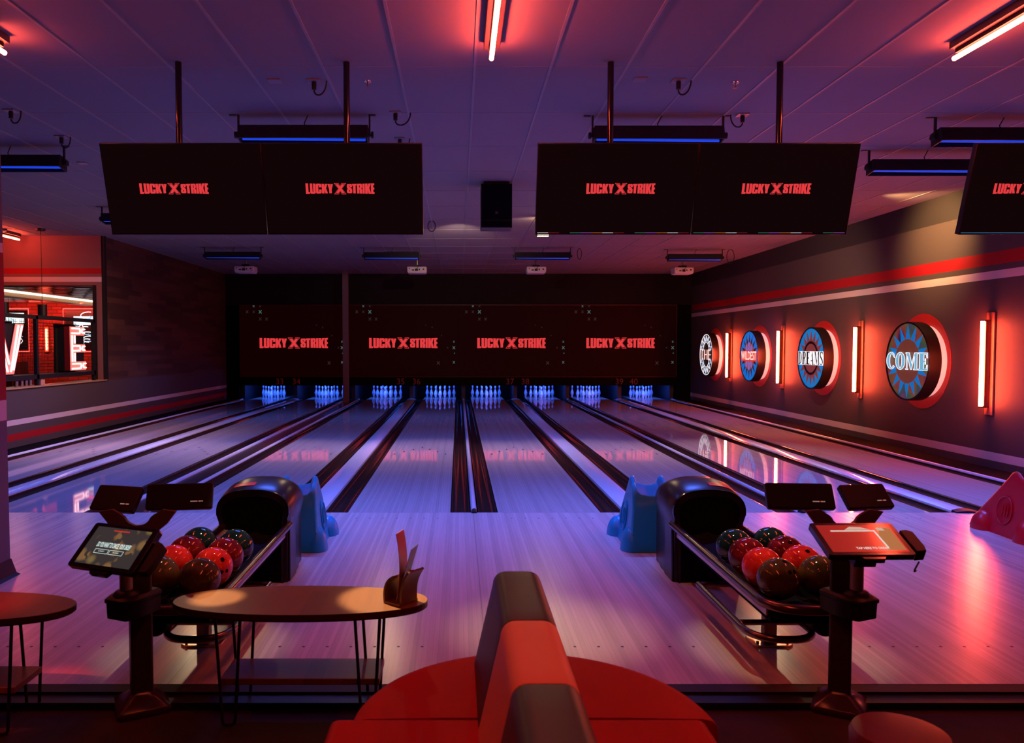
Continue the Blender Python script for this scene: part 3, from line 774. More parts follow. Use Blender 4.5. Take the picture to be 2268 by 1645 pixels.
b = MB(); b.mesh(tm, M @ Mx.Translation((.0, 0, .314))); b.build('lettering', glow('neon_letter_pink_white', (1., .72, .66), 1.2), t)
# THE
t, M = sign_base(23.3, 'farthest round sign reading THE with white neon zigzag sun', mat('sign_black_face', (.03, .02, .024), .5))
b = MB(); outline(b, [circ(.585, 48)], .009, .30, M); b.build('neon_ring', m_sgnw, t)
zz = MB(); bl = MB()
for s in (1, -1):
    pts = []; n = 14
    for k in range(n + 1):
        a = R(14 + 152 * k / n); r = .36 if k % 2 == 0 else .53
        pts.append((r * cos(a), s * (r * sin(a) + .02)))
    zz.tube([tuple(M @ V((p[0], p[1], .305))) for p in pts], .0065, 6)
    zz.tube([tuple(M @ V((.30 * cos(R(10 + 160 * k / 16)), s * (.30 * sin(R(10 + 160 * k / 16)) + .06), .305))) for k in range(17)], .0075, 6)
    for q in range(n):
        p, r2 = pts[q], pts[q + 1]; bl.prism([(p[0] * .96, p[1] * .96), (r2[0] * .96, r2[1] * .96), (r2[0] * 1.02, r2[1] * 1.02), (p[0] * 1.02, p[1] * 1.02)][::s], .294, .298, M)
    for u in (-.46, .46): bl.prism([(u - .09, s * .20 - .02), (u + .09, s * .20 - .02), (u + .09, s * .20 + .02), (u - .09, s * .20 + .02)], .294, .30, M)
zz.build('sun_outline', m_sgnw, t); bl.build('blue_backing', m_sgnb, t)
b = MB(); b.M = M; H = .145
def bar(u0, v0, u1, v1): b.tube([(u0, v0, .312), (u1, v1, .312)], .011, 6)
bar(-.48, H, -.22, H); bar(-.35, H, -.35, -H); bar(-.12, H, -.12, -H); bar(.12, H, .12, -H); bar(-.12, 0, .12, 0); bar(.24, H, .24, -H); bar(.24, H, .46, H); bar(.24, 0, .43, 0); bar(.24, -H, .46, -H)
b.build('lettering', glow('neon_pinkish', (1., .50, .46), 1.5), t)

def sconce(y, label):
    t = thing('wall_sconce', (7.5, y, 1.462), label, 'neon wall light', 'red tube lights on the right wall')
    b = MB(); b.box(-.025, 0, -.085, .085, -.722, .722); b.build('back_plate', m_plate, t, bevel=.004)
    b = MB(); b.box(-.10, -.025, -.022, .022, -.62, .62); b.build('spine', mat('sconce_spine', (.10, .04, .03), .35), t, bevel=.004)
    b = MB()
    for z in (-.605, .605): b.box(-.150, -.095, -.02, .02, z - .012, z + .012)
    b.build('tube_clip', m_black, t)
    b = MB(); b.tube([(-.132, 0, -.60), (-.132, 0, .60)], .027, 14); b.build('tube', m_wtube, t, smooth='auto')
sconce(11.28, 'nearest red tube light, right of the COME sign')
sconce(14.91, 'red tube light between the COME and DREAMS signs')
sconce(18.5, 'red tube light between the DREAMS and WILDEST signs')
sconce(22.02, 'red tube light between the WILDEST and THE signs')

# ------------------------------------------------------------------ left lounge
FX = -7.5
t = thing('mesh_railing', (FX, 14.4, 1.0), 'black framed wire mesh railing on the left low wall', 'railing')
b = MB(); b.M = Mx.Translation((-FX, -14.4, -1.0))
for y in (12.15, 14.44, 16.70): b.box(FX - .14, FX - .08, y - .035, y + .035, 1.0, 2.26)
b.build('frame_post', m_blackm, t)
b = MB(); b.M = Mx.Translation((-FX, -14.4, -1.0)); b.box(FX - .14, FX - .08, 12.1, 16.74, 2.20, 2.27); b.build('top_rail', m_blackm, t)
b = MB(); b.M = Mx.Translation((-FX, -14.4, -1.0)); b.box(FX - .42, FX - .08, 12.1, 16.74, 1.12, 1.20); b.build('bottom_rail', m_blackm, t)
for y0, y1 in ((12.18, 14.40), (14.48, 16.66)):
    b = MB(); b.M = Mx.Translation((-FX, -14.4, -1.0))
    for k in range(int((y1 - y0) / .055)): y = y0 + .055 * k; b.box(FX - .415, FX - .411, y, y + .005, 1.2, 2.2)
    for k in range(18): z = 1.2 + .056 * k; b.box(FX - .419, FX - .415, y0, y1, z, z + .007)
    b.build('wire_mesh', m_blackm, t)
m_lface = mat('marquee_face', (.75, .25, .20), .4, em=(.9, .22, .17), es=.55)
m_lside = mat('marquee_side', (.20, .012, .014), .4)
m_ltube = glow('marquee_tube', (1., .62, .60), 2.6)
def marquee(y0, w, label, loops, tubes, cat, body, side):
    H = .865; M = LEFTW((0, 0, 0))
    t = thing('marquee_letter', (FX - .345, y0, 1.232), label, cat, 'marquee letters along the railing')
    b = MB(); b.prism([(p[0] * w, p[1] * H) for p in body], -.02, .19, M); b.build('shell', m_blackm, t)
    b = MB()
    for lp in loops: b.prism([(p[0] * w, p[1] * H) for p in lp], .19, .2175, M)
    b.build('letter_side', m_lside, t)
    b = MB(); b.prism([(side[0][0] * w - .003, side[0][1] * H), (side[1][0] * w - .003, side[1][1] * H), (side[1][0] * w + .003, side[1][1] * H), (side[0][0] * w + .003, side[0][1] * H)], .11, .20, M); b.build('red_flank', m_lside, t)
    b = MB()
    for lp in loops: b.prism([(p[0] * w, p[1] * H) for p in lp], .218, .224, M)
    b.build('face', m_lface, t)
    b = MB()
    for tb in tubes: b.tube([tuple(M @ V((p[0] * w, p[1] * H, .235))) for p in tb], .016, 8)
    b.build('neon_tube', m_ltube, t, smooth='auto')
    q = MB(); q.M = M; q.prism([(-.08, -.03), (w + .06, -.03), (w + .06, H + .05), (-.08, H + .05)], -.06, -.021); q.build('black_backing', m_blackm, t)
q = lambda a, b_, c, d: [(a, c), (b_, c), (b_, d), (a, d)]
marquee(15.73, .66, 'red glowing marquee letter E behind the left low wall', [q(0, .36, 0, 1), q(.36, 1, 0, .2), q(.36, .95, .41, .60), q(.36, .92, .8, 1)],
        [[(.08, .04), (.62, .04), (.66, .1), (.62, .15), (.1, .15)], [(.1, .2), (.1, .8)], [(.26, .2), (.26, .4)], [(.26, .62), (.26, .8)], [(.08, .45), (.58, .45), (.62, .5), (.58, .56), (.1, .56)], [(.08, .85), (.58, .85), (.62, .9), (.58, .96), (.1, .96)],
         [(.95, .05), (.8, .06), (.78, .1), (.8, .15), (.95, .15)], [(.9, .46), (.76, .47), (.74, .5), (.76, .55), (.9, .55)], [(.88, .86), (.74, .87), (.72, .9), (.74, .95), (.88, .95)]], 'letter', q(.0, .97, .0, 1.), ((0, 0), (0, 1)))
marquee(13.12, .95, 'red glowing marquee letter V at the left photo edge', [[(0, 1), (.36, 0), (.5, 0), (.5, .34), (.28, 1)], [(.5, 0), (.64, 0), (1, 1), (.72, 1), (.5, .34)]],
        [[(.08, .97), (.42, .05)], [(.2, .97), (.47, .2)], [(.52, .05), (.8, .97)], [(.60, .08), (.92, .97)]], 'letter', [(.36, 0), (.64, 0), (1, 1), (0, 1)], ((.36, 0), (0, 1)))
# hanging pendants
def pendant(loc, label, drop, r=.085, h=.29):
    t = thing('pendant_lamp', loc, label, 'pendant lamp', 'black pendant lamps in the lounge')
    MB().lathe([(.05, -.05), (.085, -.04), (.09, 0)], 18).build('canopy', m_blackm, t, smooth='auto')
    MB().tube([(0, 0, -.04), (0, 0, -drop)], .006, 6).build('cord', m_blackm, t)
    MB().lathe([(r, -drop - h), (r, -drop)], 22).build('shade', m_blackm, t, smooth='auto')
pendant((-8.29, 16.0, CZ), 'black cylinder pendant hanging in front of the striped header', 1.50)
pendant((-9.05, 16.0, CZ), 'black cylinder pendant at the left photo edge', 1.45)
pendant((-11.62, 20.5, 3.02), 'small dark pendant far inside the lounge', .45, .05, .2)
pendant((-13.1, 22.0, 3.02), 'tiny dark pendant near the far brick wall', .3, .05, .22)
t = thing('led_strip', (-10.55, 20.6, 3.0195), 'long warm white light strip on the lounge ceiling', 'light strip')
MB().box(-.10, .10, -3.2, 3.2, -.03, 0).build('diffuser', glow('led_warm', (1., .78, .55), 3.2), t)
MB().box(-.50, -.10, -3.2, 3.2, -.12, 0).build('beam', mat('beam_tan', (.30, .16, .09), .5), t)
pt = [mat('ceiling_panel_warm', (.6, .3, .18), .3), mat('ceiling_panel_grey', (.5, .5, .58), .25), mat('ceiling_panel_dark', (.10, .03, .03), .3)]
for xs, ni in ((-10.05, 4), (-13.2, 4)):
    b = MB()
    for i in range(ni):
        for j in range(16):
            b.cur = random.choice((0, 1, 2, 2)); x = xs + .42 * i + (.2 if j % 2 else 0); y = 17.5 + .4 * j
            b.box(x, x + .34, y, y + .2, -.05, -.03)
    tag(b.build('ceiling_panels', pt, None, loc=(0, 0, 3.05)), kind='structure')
m_ring = glow('neon_frame_red', (1., .06, .05), 5.)
def wallscreen(x0, x1, z0, z1, label, bright):
    t = thing('wall_screen', ((x0 + x1) / 2, 23.98, (z0 + z1) / 2), label, 'wall screen', 'neon framed screens in the lounge')
    w = (x1 - x0) / 2; h = (z1 - z0) / 2
    b = MB(); b.box(-w + .05, w - .05, -.03, 0, -h + .05, h - .05); b.build('display', mat('dark_screen', (.01, .01, .012), .3), t)
    b = MB(); b.tube([(-w, -.05, -h), (w, -.05, -h), (w, -.05, h), (-w, -.05, h)], .014, 6, closed=True); b.build('neon_frame', m_ring, t)
    b = MB(); rnd = random.Random(4 if bright else 9)
    for k in range(26):
        cx = rnd.uniform(-w + .35, w - .35); cz = rnd.uniform(-h + .2, h - .2); r = rnd.uniform(.08, .24); a0 = rnd.uniform(0, 6.28)
        b.cur = k % 2
        b.tube([(cx + r * 1.3 * cos(a0 + .35 * q), -.035, cz + r * .6 * sin(a0 + .35 * q)) for q in range(rnd.randint(6, 14))], .013, 4)
    b.build('line_drawing', [glow('draw_white', (.9, .95, 1.), 1.5), glow('draw_blue', (.35, .6, .8), .9)], t)
    if bright:
        b = MB(); b.box(-w + .3, w - .3, -.034, -.03, h - .48, h - .22); b.build('bright_patch', glow('patch_white', (.62, .85, .95), 1.3), t)
    else:
        b = MB(); b.box(-w + .1, w - .14, -.034, -.03, h - .42, h - .12); b.build('bright_patch', glow('patch_white2', (.75, .95, .92), 1.3), t)
wallscreen(-11.785, -9.7, 1.558, 2.825, 'red neon framed screen behind the marquee letter E', True)
wallscreen(-14.9, -12.82, 1.558, 2.825, 'red neon framed screen behind the marquee letter V', False)
b = MB(); b.tube([(0, -.06, -.32), (0, -.06, .32)], .017, 8); 
t = thing('brick_wall_sconce', (-12.3, 23.98, 1.915), 'small orange tube light on the lounge brick wall', 'neon wall light')
b.build('tube', m_tube, t); MB().box(-.06, .06, -.03, 0, -.38, .38).build('back_plate', m_plate, t)
t = thing('bulb_lamp', (-11.2, 20.0, 3.02), 'small glowing bulb lamp inside the lounge', 'lamp')
MB().tube([(0, 0, 0), (0, 0, -1.02)], .005, 5).build('cord', m_blackm, t)
MB().lathe([(.01, -1.20), (.045, -1.15), (.045, -1.08), (.018, -1.02)], 12).build('bulb', glow('bulb_amber', (1, .55, .2), 8.), t, smooth='auto')
# things on the ledge
def cup(y, i):
    o = MB().lathe([(.030, 0), (.038, .10), (.036, .10), (.028, .012)], 16).build('cup', m_steel, None, smooth='auto', loc=(-7.655, y, 1.005))
    tag(o, ['nearest steel cup in the row on the left ledge', 'second steel cup in the row on the left ledge', 'third steel cup in the row on the left ledge', 'farthest steel cup in the row on the left ledge'][i], 'cup', 'steel cups on the ledge')
for i, y in enumerate((13.85, 14.02, 14.16, 14.30)): cup(y, i)
t = thing('napkin_box', (-7.64, 14.62, 1.005), 'pale napkin box on the left ledge beside the railing post', 'box')
MB().box(-.05, .05, -.07, .07, 0, .095).build('case', mat('napkin_case', (.6, .36, .24), .5), t, bevel=.004); MB().box(-.03, .03, -.05, .05, .095, .11).build('napkin', m_white, t)

# ------------------------------------------------------------------ ball returns
def arch(hw, zn, zt, n=24, base_hw=None):
    """outline from the lower left, up over the arch, to the lower right (x,z)"""
    bh = base_hw or hw * .9
    p = [(-bh, 0), (-bh, zn - .12), (-hw, zn)]
    for k in range(1, n): a = pi - pi * k / n; p.append((hw * (abs(cos(a)) ** .8) * (1 if cos(a) > 0 else -1), zn + (zt - zn) * sin(a) ** .75))
    return p + [(hw, zn), (bh, zn - .12), (bh, 0)]
def ball_return(cx, sgn, label):
    t = thing('ball_return', (cx, 0, 0), label, 'ball return', 'ball returns on the approach')
    # hood
    b = MB(); hx = .015 * sgn
    rings = []
    for y, hw, zt in ((5.735, .252, .672), (5.77, .268, .690), (5.95, .276, .722), (6.12, .274, .712), (6.25, .262, .675), (6.325, .235, .60), (6.345, .20, .54)):
        rings.append([(hx + p[0], y, p[1]) for p in arch(hw, .50, zt, base_hw=.245 if y < 6.2 else .225)])
    b.loft(rings, caps=True)
    hood = b.build('hood', m_hood, t, smooth='auto')
    # front ring; a flat black plate stands in for the shaded opening
    b = MB()
    o = [(hx + p[0], p[1]) for p in arch(.262, .50, .678, base_hw=.222)]; i = [(hx + p[0], p[1]) for p in arch(.218, .505, .628, base_hw=.205)]
    b.loft([[(p[0], y, p[1]) for p in q] for q, y in ((o, 5.75), (o, 5.715), (i, 5.712), (i, 5.734))], caps=False, closed=False)
    b.build('mouth_rim', mat('mouth_rim_gloss', (.010, .009, .010), .16), hood, smooth='auto')
    b = MB(); b.loft([[(p[0], y, p[1]) for p in i] for y in (5.725, 5.733)], caps=True); b.build('mouth', m_blk2, hood)
    # label on the crown
    b = MB(); n = 8; w0, w1 = (.020, .175) if sgn > 0 else (-.155, .0)
    for q, (ya, yb, c) in enumerate(((5.79, 5.825, 0), (5.828, 5.845, 0), (5.848, 5.856, 0))):
        rows = []
        for y in (ya, yb):
            zt = .690 + (.722 - .690) * (y - 5.77) / .18; hw = .268 + .008 * (y - 5.77) / .18
            row = []
            for k in range(n + 1):
                x = w0 + (w1 - w0) * k / n; ca = min(.999, (abs(x) / hw) ** (1 / .8)); z = .50 + (zt - .50) * (math.sqrt(1 - ca * ca) ** .75)
                row.append((hx + x, y, z + .004))
            rows.append(row)
        b.loft(rows, caps=False, closed=False)
    b.build('red_label', mat('label_red', (.80, .012, .022), .3), hood)
    # side pocket panel facing the aisle
    s = -1 if sgn > 0 else 1
    b = MB()
    b.prism([(-.10, 0.0), (.12, 0.0), (.09, .40), (.05, .47), (-.06, .47), (-.10, .43)], .0, .016, frame((hx + s * .244, 5.86, 0), (0, -s if False else (1 if s > 0 else -1), 0), (0, 0, 1), (s, 0, 0)))
    b.build('side_panel', m_hood, hood, bevel=.008)
    # rails
    rw = .232; zr = .395
    def loop(xw, yb, yf, z, rad, ztail=0.):
        pts = [(-xw, yb, z + ztail)]
        n = 12
        pts += [(-xw, yf + rad * 1.3, z)]
        for k in range(1, 2 * n): a = pi + pi * k / (2 * n); pts.append((xw * cos(a) * (abs(cos(a)) ** -.25 if abs(cos(a)) > .02 else 1), yf + rad * 1.3 + rad * 1.3 * sin(a), z))
        pts += [(xw, yf + rad * 1.3, z), (xw, yb, z + ztail)]
        return pts
    b = MB(); b.tube(loop(rw, 5.80, 3.93, zr, .14, .012), .027, 14); b.build('top_rail', m_rail, t, smooth='auto')
    # bed with two tracks
    b = MB()
    b.prism([(-.20, .30), (.20, .30), (.20, .37), (.16, .352), (.105, .345), (.05, .352), (0, .375), (-.05, .352), (-.105, .345), (-.16, .352), (-.20, .37)], -5.76, -4.03, FRONT((0, 0, 0)))
    b.build('ball_bed', m_blk2, t)
    for sx in (-1, 1): MB().box(sx * .205 - .012, sx * .205 + .012, 4.05, 5.75, .33, .385).build('bed_edge_strip', m_cap, t)
    b = MB(); rr = [(p[0] * .93, p[1]) for p in loop(rw, 4.12, 3.94, 0, .13)]
    b.prism([(p[0], -p[1]) for p in rr][::-1], -.376, -.325, frame((0, 0, 0), (1, 0, 0), (0, -1, 0), (0, 0, -1)))
    b.build('end_tray', m_blk2, t)
    # lower foot loop with cross bar
    b = MB(); b.tube([(p[0] - sgn * .095, p[1], p[2]) for p in loop(.175, 5.02, 4.06, .20, .13)], .020, 12); b.tube([(-.175 - sgn * .095, 5.02, .2), (.175 - sgn * .095, 5.02, .2)], .018, 10); b.tube([(-.175 - sgn * .095, 4.32, .2), (.175 - sgn * .095, 4.32, .2)], .016, 10)
    b.build('foot_rail', m_rail, t, smooth='auto')
    b = MB(); b.loft([[(x * w, y * w + 4.56, z) for x, y in ((-.035, -.03), (.035, -.03), (.035, .03), (-.035, .03))] for z, w in ((.01, 1.05), (.26, 1.), (.30, 1.3), (.335, 1.7))])
    b.build('pedestal', m_rail, t, bevel=.006)
    b = MB(); b.prism([(p[0], p[1]) for p in [(-.115, 4.50), (-.09, 4.475), (.09, 4.475), (.115, 4.50), (.115, 4.62), (.09, 4.645), (-.09, 4.645), (-.115, 4.62)]], .0, .012)
    b.build('base_plate', m_brass, t, bevel=.003)
    b = MB()
    for x in (-.085, .085): b.cyl((x, 4.505), .008, .012, .026, 8)
    b.build('anchor_bolt', m_blackm, t)
    b = MB()
    for sx in (-1, 1): b.tube([(sx * .10, 5.72, .25), (sx * .10, 4.56, .315)], .018, 8)
    b.build('under_beam', m_rail, t, smooth='auto')
    b = MB(); n = 24
    for k in range(9):
        y = 4.06 + .022 * k; b.lathe([(.066, 0), (.072, .006), (.072, .014), (.066, .02)], n, frame((sgn * .10, y, .285), (1, 0, 0), (0, 0, -1), (0, 1, 0)))
    b.build('air_blower', m_blackm, t, smooth='auto')
    return t
ball_return(-1.468, -1, 'left ball return with rounded black hood and ball rack')
ball_return(1.792, 1, 'right ball return with rounded black hood and ball rack')

BR = .108
def uvs(r, n=32, m=18):
    b = MB(); pr = [(r * sin(pi * k / m), -r * cos(pi * k / m)) for k in range(m + 1)]
    pr[0] = (.0005, -r); pr[-1] = (.0005, r)
    return b.lathe(pr, n)
protos = {}
def ball(loc, m, label, holes, rot=0.):
    key = m.name
    t = thing('bowling_ball', loc, label, 'bowling ball', 'bowling balls on the racks')
    if key not in protos: protos[key] = uvs(BR, 40, 24).build('shell', m, t, smooth=True)
    else:
        o = protos[key].copy(); COL.objects.link(o); o.parent = t
        o.rotation_euler = (rot, rot * 1.7, rot * .6)
    if holes:
        d = V(holes).normalized(); u = d.cross(V((0, 0, 1))).normalized(); w = d.cross(u)
        for a, bq, r in ((-.016, .0, .0105), (.016, .0, .0105), (.0, -.075, .013)):
            p = (d * BR + u * a + w * bq).normalized()
            q = p.cross(V((0, 0, 1))).normalized(); s_ = p.cross(q)
            h = MB(); h.lathe([(r, -.003), (r, .0006)], 14, frame(tuple(p * (BR - .0002)), tuple(q), tuple(-s_), tuple(p)) if q.cross(-s_).dot(p) > 0 else frame(tuple(p * (BR - .0002)), tuple(q), tuple(s_), tuple(p)))
            h.build('finger_hole_disc', m_blk2, t)  # black disc painted in for the dark inside of a hole
zb = .50
for side, cols, rk in ((-1, (-1.583, -1.350), 'left'), (1, (1.668, 1.905), 'right')):
    for ci, cx in enumerate(cols):
        cname = 'left-hand' if ci == 0 else 'right-hand'
        for k, (m, cn, pl) in enumerate(((m_boliv, 'olive brown', 'frontmost'), (m_bred, 'bright red', 'second'), (m_bcrim, 'dark crimson', 'third'), (m_bteal, 'dark teal', 'rearmost'))):
            y = 4.13 + .222 * k + (.05 if ci == (1 if side > 0 else 0) else 0)
            hd = None
            if side > 0 and ci == 0 and k == 0: hd = (.35, -.75, .55)
            if side > 0 and ci == 1 and k == 1: hd = (.1, -.85, .35)
            if side > 0 and ci == 1 and k == 2: hd = (.0, -.9, .3)
            if side < 0 and ci == 1 and k == 1: hd = (.75, -.6, -.05)
            ball((cx, y, zb - .004), m, f'{cn} bowling ball, {pl} in the {cname} row of the {rk} rack', hd, .7 * k + ci * 2.1 + side)

# ------------------------------------------------------------------ moulded ramps
def ramp(cx, y0, m, label):
    t = thing('ball_ramp', (cx, y0, 0), label, 'ball ramp', 'moulded plastic ball ramps')
    ST = [(-.02, .070, .200, .142, .478, .462), (-.005, .080, .205, .154, .498, .472), (.03, .105, .207, .156, .528, .462), (.06, .130, .207, .155, .543, .43), (.10, .165, .207, .152, .545, .40), (.14, .200, .207, .149, .548, .40),
          (.17, .230, .207, .146, .568, .43), (.20, .260, .207, .142, .588, .49), (.24, .295, .206, .139, .595, .525), (.285, .340, .206, .138, .582, .515), (.33, .38, .205, .140, .535, .465), (.42, .465, .203, .142, .450, .375),
          (.55, .585, .202, .143, .335, .265), (.68, .705, .200, .142, .225, .165), (.80, .812, .195, .138, .130, .085), (.855, .860, .180, .130, .095, .065)]
    rows = []
    for yb, yt, hb, ht, zr, zi in ST:
        half = [(hb, 0.), (hb * .97, zr * .06), (hb * .62 + ht * .38, zr * .35), (hb * .25 + ht * .75, zr * .72), (ht + .010, zr - .045), (ht + .003, zr - .022), (ht - .005, zr - .006), (ht - .017, zr), (ht - .029, zr - .007), (ht - .039, zr - .4 * (zr - zi)), (ht - .050, zr - .9 * (zr - zi)), (.03, zi - .012)]
        full = [(-x, z) for x, z in half] + [(x, z) for x, z in half[::-1]]
        rows.append([(x, yb + (yt - yb) * min(1, z / zr), z) for x, z in full])
    b = MB(); b.loft(rows, caps=True)
    b.build('body', m, t, smooth='auto')
    for sx in (-1, 1):
        for y, r, h in ((.09, .115, .20), (.66, .125, .17)):
            e = MB(); pr = [(r * cos(pi / 2 * k / 8), h * sin(pi / 2 * k / 8)) for k in range(8)] + [(.002, h)]
            e.lathe([(p[0], p[1]) for p in pr], 22, Mx.Translation((sx * .172, y, 0)) @ Mx.Scale(.80, 4, (1, 0, 0)))
            e.build('foot', m, t, smooth='auto')
        # oval emblem with claw marks on the flank
        Ms = frame((sx * .190, .36, .235), (0, sx, 0), (-sx * .13, 0, .99), (sx * .99, 0, .13)) if True else None
        e = MB(); e.tube([tuple(Ms @ V((.10 * cos(2 * pi * k / 28), .125 * sin(2 * pi * k / 28), -.006))) for k in range(28)], .007, 6, closed=True)
        for u in (-.035, 0., .035):
            e.tube([tuple(Ms @ V((u + .012 * sin(q * 3), -.07 + .14 * q, -.006))) for q in [k / 6 for k in range(7)]], [.003, .006, .008, .008, .007, .005, .002], 6)
        e.build('claw_emblem', m, t, smooth='auto')
    return t
ramp(-1.362, 6.58, m_blue, 'blue moulded ball ramp behind the left ball return')
ramp(1.625, 6.58, m_blue, 'blue moulded ball ramp behind the right ball return')
ramp(5.10, 6.80, m_redp, 'red moulded ball ramp at the right photo edge')

# ------------------------------------------------------------------ order kiosks
def rot2(p, a): return (p[0] * cos(a) - p[1] * sin(a), p[0] * sin(a) + p[1] * cos(a))
def kiosk(loc, side, label):
    t = thing('order_kiosk', loc, label, 'order kiosk', 'order kiosks beside the ball racks')
    px, py, pz = loc
    A = R(28) * (1 if side < 0 else -1)
    sq = lambda h: [rot2(p, A) for p in ((-h, -h), (h, -h), (h, h), (-h, h))]
    ch = lambda h, c: [rot2(p, A) for p in ((-h + c, -h), (h - c, -h), (h, -h + c), (h, h - c), (h - c, h), (-h + c, h), (-h, h - c), (-h, -h + c))]
    b = MB(); b.loft([[(p[0], p[1], z) for p in ch(h, .02)] for h, z in ((.122, 0), (.125, .02), (.12, .034), (.055, .085), (.05, .095))])
    b.build('base', m_kbase, t, bevel=.003)
    b = MB(); b.loft([[(p[0], p[1], z) for p in ch(.050, .009)] for z in (.09, .865)]); b.build('post', m_kiosk, t, bevel=.003)
    d = V((-sin(A), -cos(A), 0)) if False else V((sin(-A) * 1., -cos(A), 0))
    d = V((-.40 if side < 0 else .40, -.92, 0)).normalized()
    w = V((-d.y, d.x, 0))
    # collar tray
    Mt = frame((0, 0, 0), tuple(w), tuple(-d), (0, 0, 1)) if w.cross(-d).z > 0 else frame((0, 0, 0), tuple(-w), tuple(-d), (0, 0, 1))
    b = MB(); oc = [(-.075, .06), (-.085, -.03), (-.085, -.10), (-.055, -.155), (.055, -.155), (.085, -.10), (.085, -.03), (.075, .06)]
    b.loft([[tuple(Mt @ V((p[0] * s, p[1] * s, z))) for p in oc] for z, s in ((.475, .92), (.48, .98), (.552, 1.), (.556, 1.05), (.572, 1.05), (.585, .86))])
    b.build('collar_tray', m_black, t, bevel=.003)
    b = MB(); q = Mt @ V((0, -.085, 0)); b.lathe([(.062, .584), (.05, .60), (.034, .607)], 22, Mx.Translation((q.x, q.y, 0))); b.build('tube_foot', m_black, t, smooth='auto')
    b = MB(); b.cyl((q.x, q.y), .030, .60, .80, 22); b.build('support_tube', m_sup, t, smooth='auto')
    # order screen
    if side < 0: c = V((-1.568, 3.605, .795)); psi = R(-23); tau = R(43)
    else: c = V((1.845, 3.635, .828)); psi = R(1); tau = R(24)
    c = c - V(loc)
    u = V((cos(psi), sin(psi), 0)); nh = V((sin(psi), -cos(psi), 0))
    v = V((-nh.x * cos(tau), -nh.y * cos(tau), sin(tau)))
    n = u.cross(v)
    Ms = frame(tuple(c), tuple(u), tuple(v), tuple(n))
    def rrect(hw, hh, r, k=4):
        o = []
        for sx, sy, a0 in ((1, 1, 0), (-1, 1, 90), (-1, -1, 180), (1, -1, 270)):
            for q_ in range(k + 1): a = R(a0 + 90 * q_ / k); o.append((sx * (hw - r) + r * cos(a), sy * (hh - r) + r * sin(a)))
        return o
    b = MB(); b.prism(rrect(.195, .118, .014), -.030, 0, Ms); b.prism(rrect(.07, .03, .02), -.055, -.03, Ms @ Mx.Translation((0, -.05, 0)))
    b.prism([( -.06, -.118), (.06, -.118), (.045, -.140), (-.045, -.140)], -.03, -.006, Ms)
    scr = b.build('order_screen', mat('screen_bezel', (.012, .010, .011), .12), t, bevel=.002)
    hub = MB(); hub.M = Ms; hub.box(-.05, .05, -.08, .02, -.10, -.05); hub.build('screen_bracket', m_black, t)
    if side < 0:
        b = MB(); b.prism(rrect(.162, .098, .002), 0, .0012, Ms); b.build('display', m_bokeh, scr)
        b = MB(); b.mesh(text('DO YOU WANT TO CANCEL YOUR ORDER?', .026, .200, .0006), Ms @ Mx.Translation((.0, .004, .002)) @ Mx.Scale(1.35, 4, (0, 1, 0)))
        b.mesh(text('YES, CANCEL IT', .0095, .034), Ms @ Mx.Translation((-.052, -.029, .0022))); b.mesh(text('NO, GO BACK', .0095, .034), Ms @ Mx.Translation((.035, -.029, .0022)))
        for cx in (-.052, .035):
            fr = [(-.040, -.0105), (.040, -.0105), (.040, .0105), (-.040, .0105)]
            for k in range(4):
                a, c2 = fr[k], fr[(k + 1) % 4]; b.tube([tuple(Ms @ V((cx + a[0], -.029 + a[1], .0015))), tuple(Ms @ V((cx + c2[0], -.029 + c2[1], .0015)))], .0009, 4)
        b.build('screen_text', glow('screen_text_white', (.75, .95, .90), .95), scr)
        b = MB(); rnd = random.Random(3); x = -.055
        while x < .035:
            w_ = rnd.uniform(.004, .012); b.prism([(x, .080), (x + w_, .080), (x + w_, .0855), (x, .0855)], .0012, .002, Ms); x += w_ + .0025
        b.build('red_heading', glow('heading_red', (.9, .03, .02), .8), scr)
    else:
        b = MB(); b.prism(rrect(.172, .098, .002), 0, .0012, Ms); b.build('display', mat('order_poster', (.02, .01, .01), .12, em=(.50, .022, .014), es=.62, var=.35), scr)
        b = MB(); b.prism([(.085, -.085), (.165, -.085), (.165, .07), (.12, .085), (.09, .02)], .0012, .0020, Ms); b.build('food_picture', glow('food_tan', (.52, .20, .07), .8), scr)
        b = MB(); b.prism([(-.05, .062), (.07, .062), (.03, .082), (-.02, .085)], .0012, .0021, Ms); b.prism([(.10, .055), (.135, .055), (.13, .078), (.10, .075)], .0012, .0022, Ms)
        b.build('pale_shape', glow('cream', (.75, .50, .38), .8), scr)
        b = MB(); b.prism([(-.12, .050), (.085, .050), (.085, .057), (-.12, .057)], .0012, .0026, Ms); b.prism([(.079, .057), (.086, .057), (.094, -.070), (.087, -.070)][::-1], .0012, .0027, Ms)
        b.mesh(text('TAP HERE TO ORDER', .020, .150, .0006), Ms @ Mx.Translation((.018, -.074, .0028)))
        b.build('screen_text', glow('tap_white', (.85, .72, .66), .9), scr)
    # card reader
    rx = .21 if side < 0 else .215
    b = MB(); b.prism([(rx - .012, -.10), (rx + .035, -.095), (rx + .045, -.06), (rx + .045, .045), (rx + .02, .06), (rx - .012, .055)], -.05, .004 if side > 0 else -.012, Ms); b.build('card_reader', m_black, t, bevel=.004)
    b = MB(); b.tube([tuple(Ms @ V((rx - .01 - .03 * sin(q * pi), (.055 if side < 0 else -.13) + .03 * sin(q * pi) * (1 if side < 0 else -1) , -.03 - .05 * q))) for q in [k / 8 for k in range(9)]], .0035, 6); b.build('reader_cable', m_blackm, t)
    # yoke with two consoles
    yk = MB(); o = [(-.062, .78), (.062, .78), (.078, .855), (.140, .905), (.185, .965), (.120, .975), (.078, .95)]
    o += [(.066 * cos(a), .955 - .058 * sin(a)) for a in [pi * k / 10 for k in range(1, 10)]]
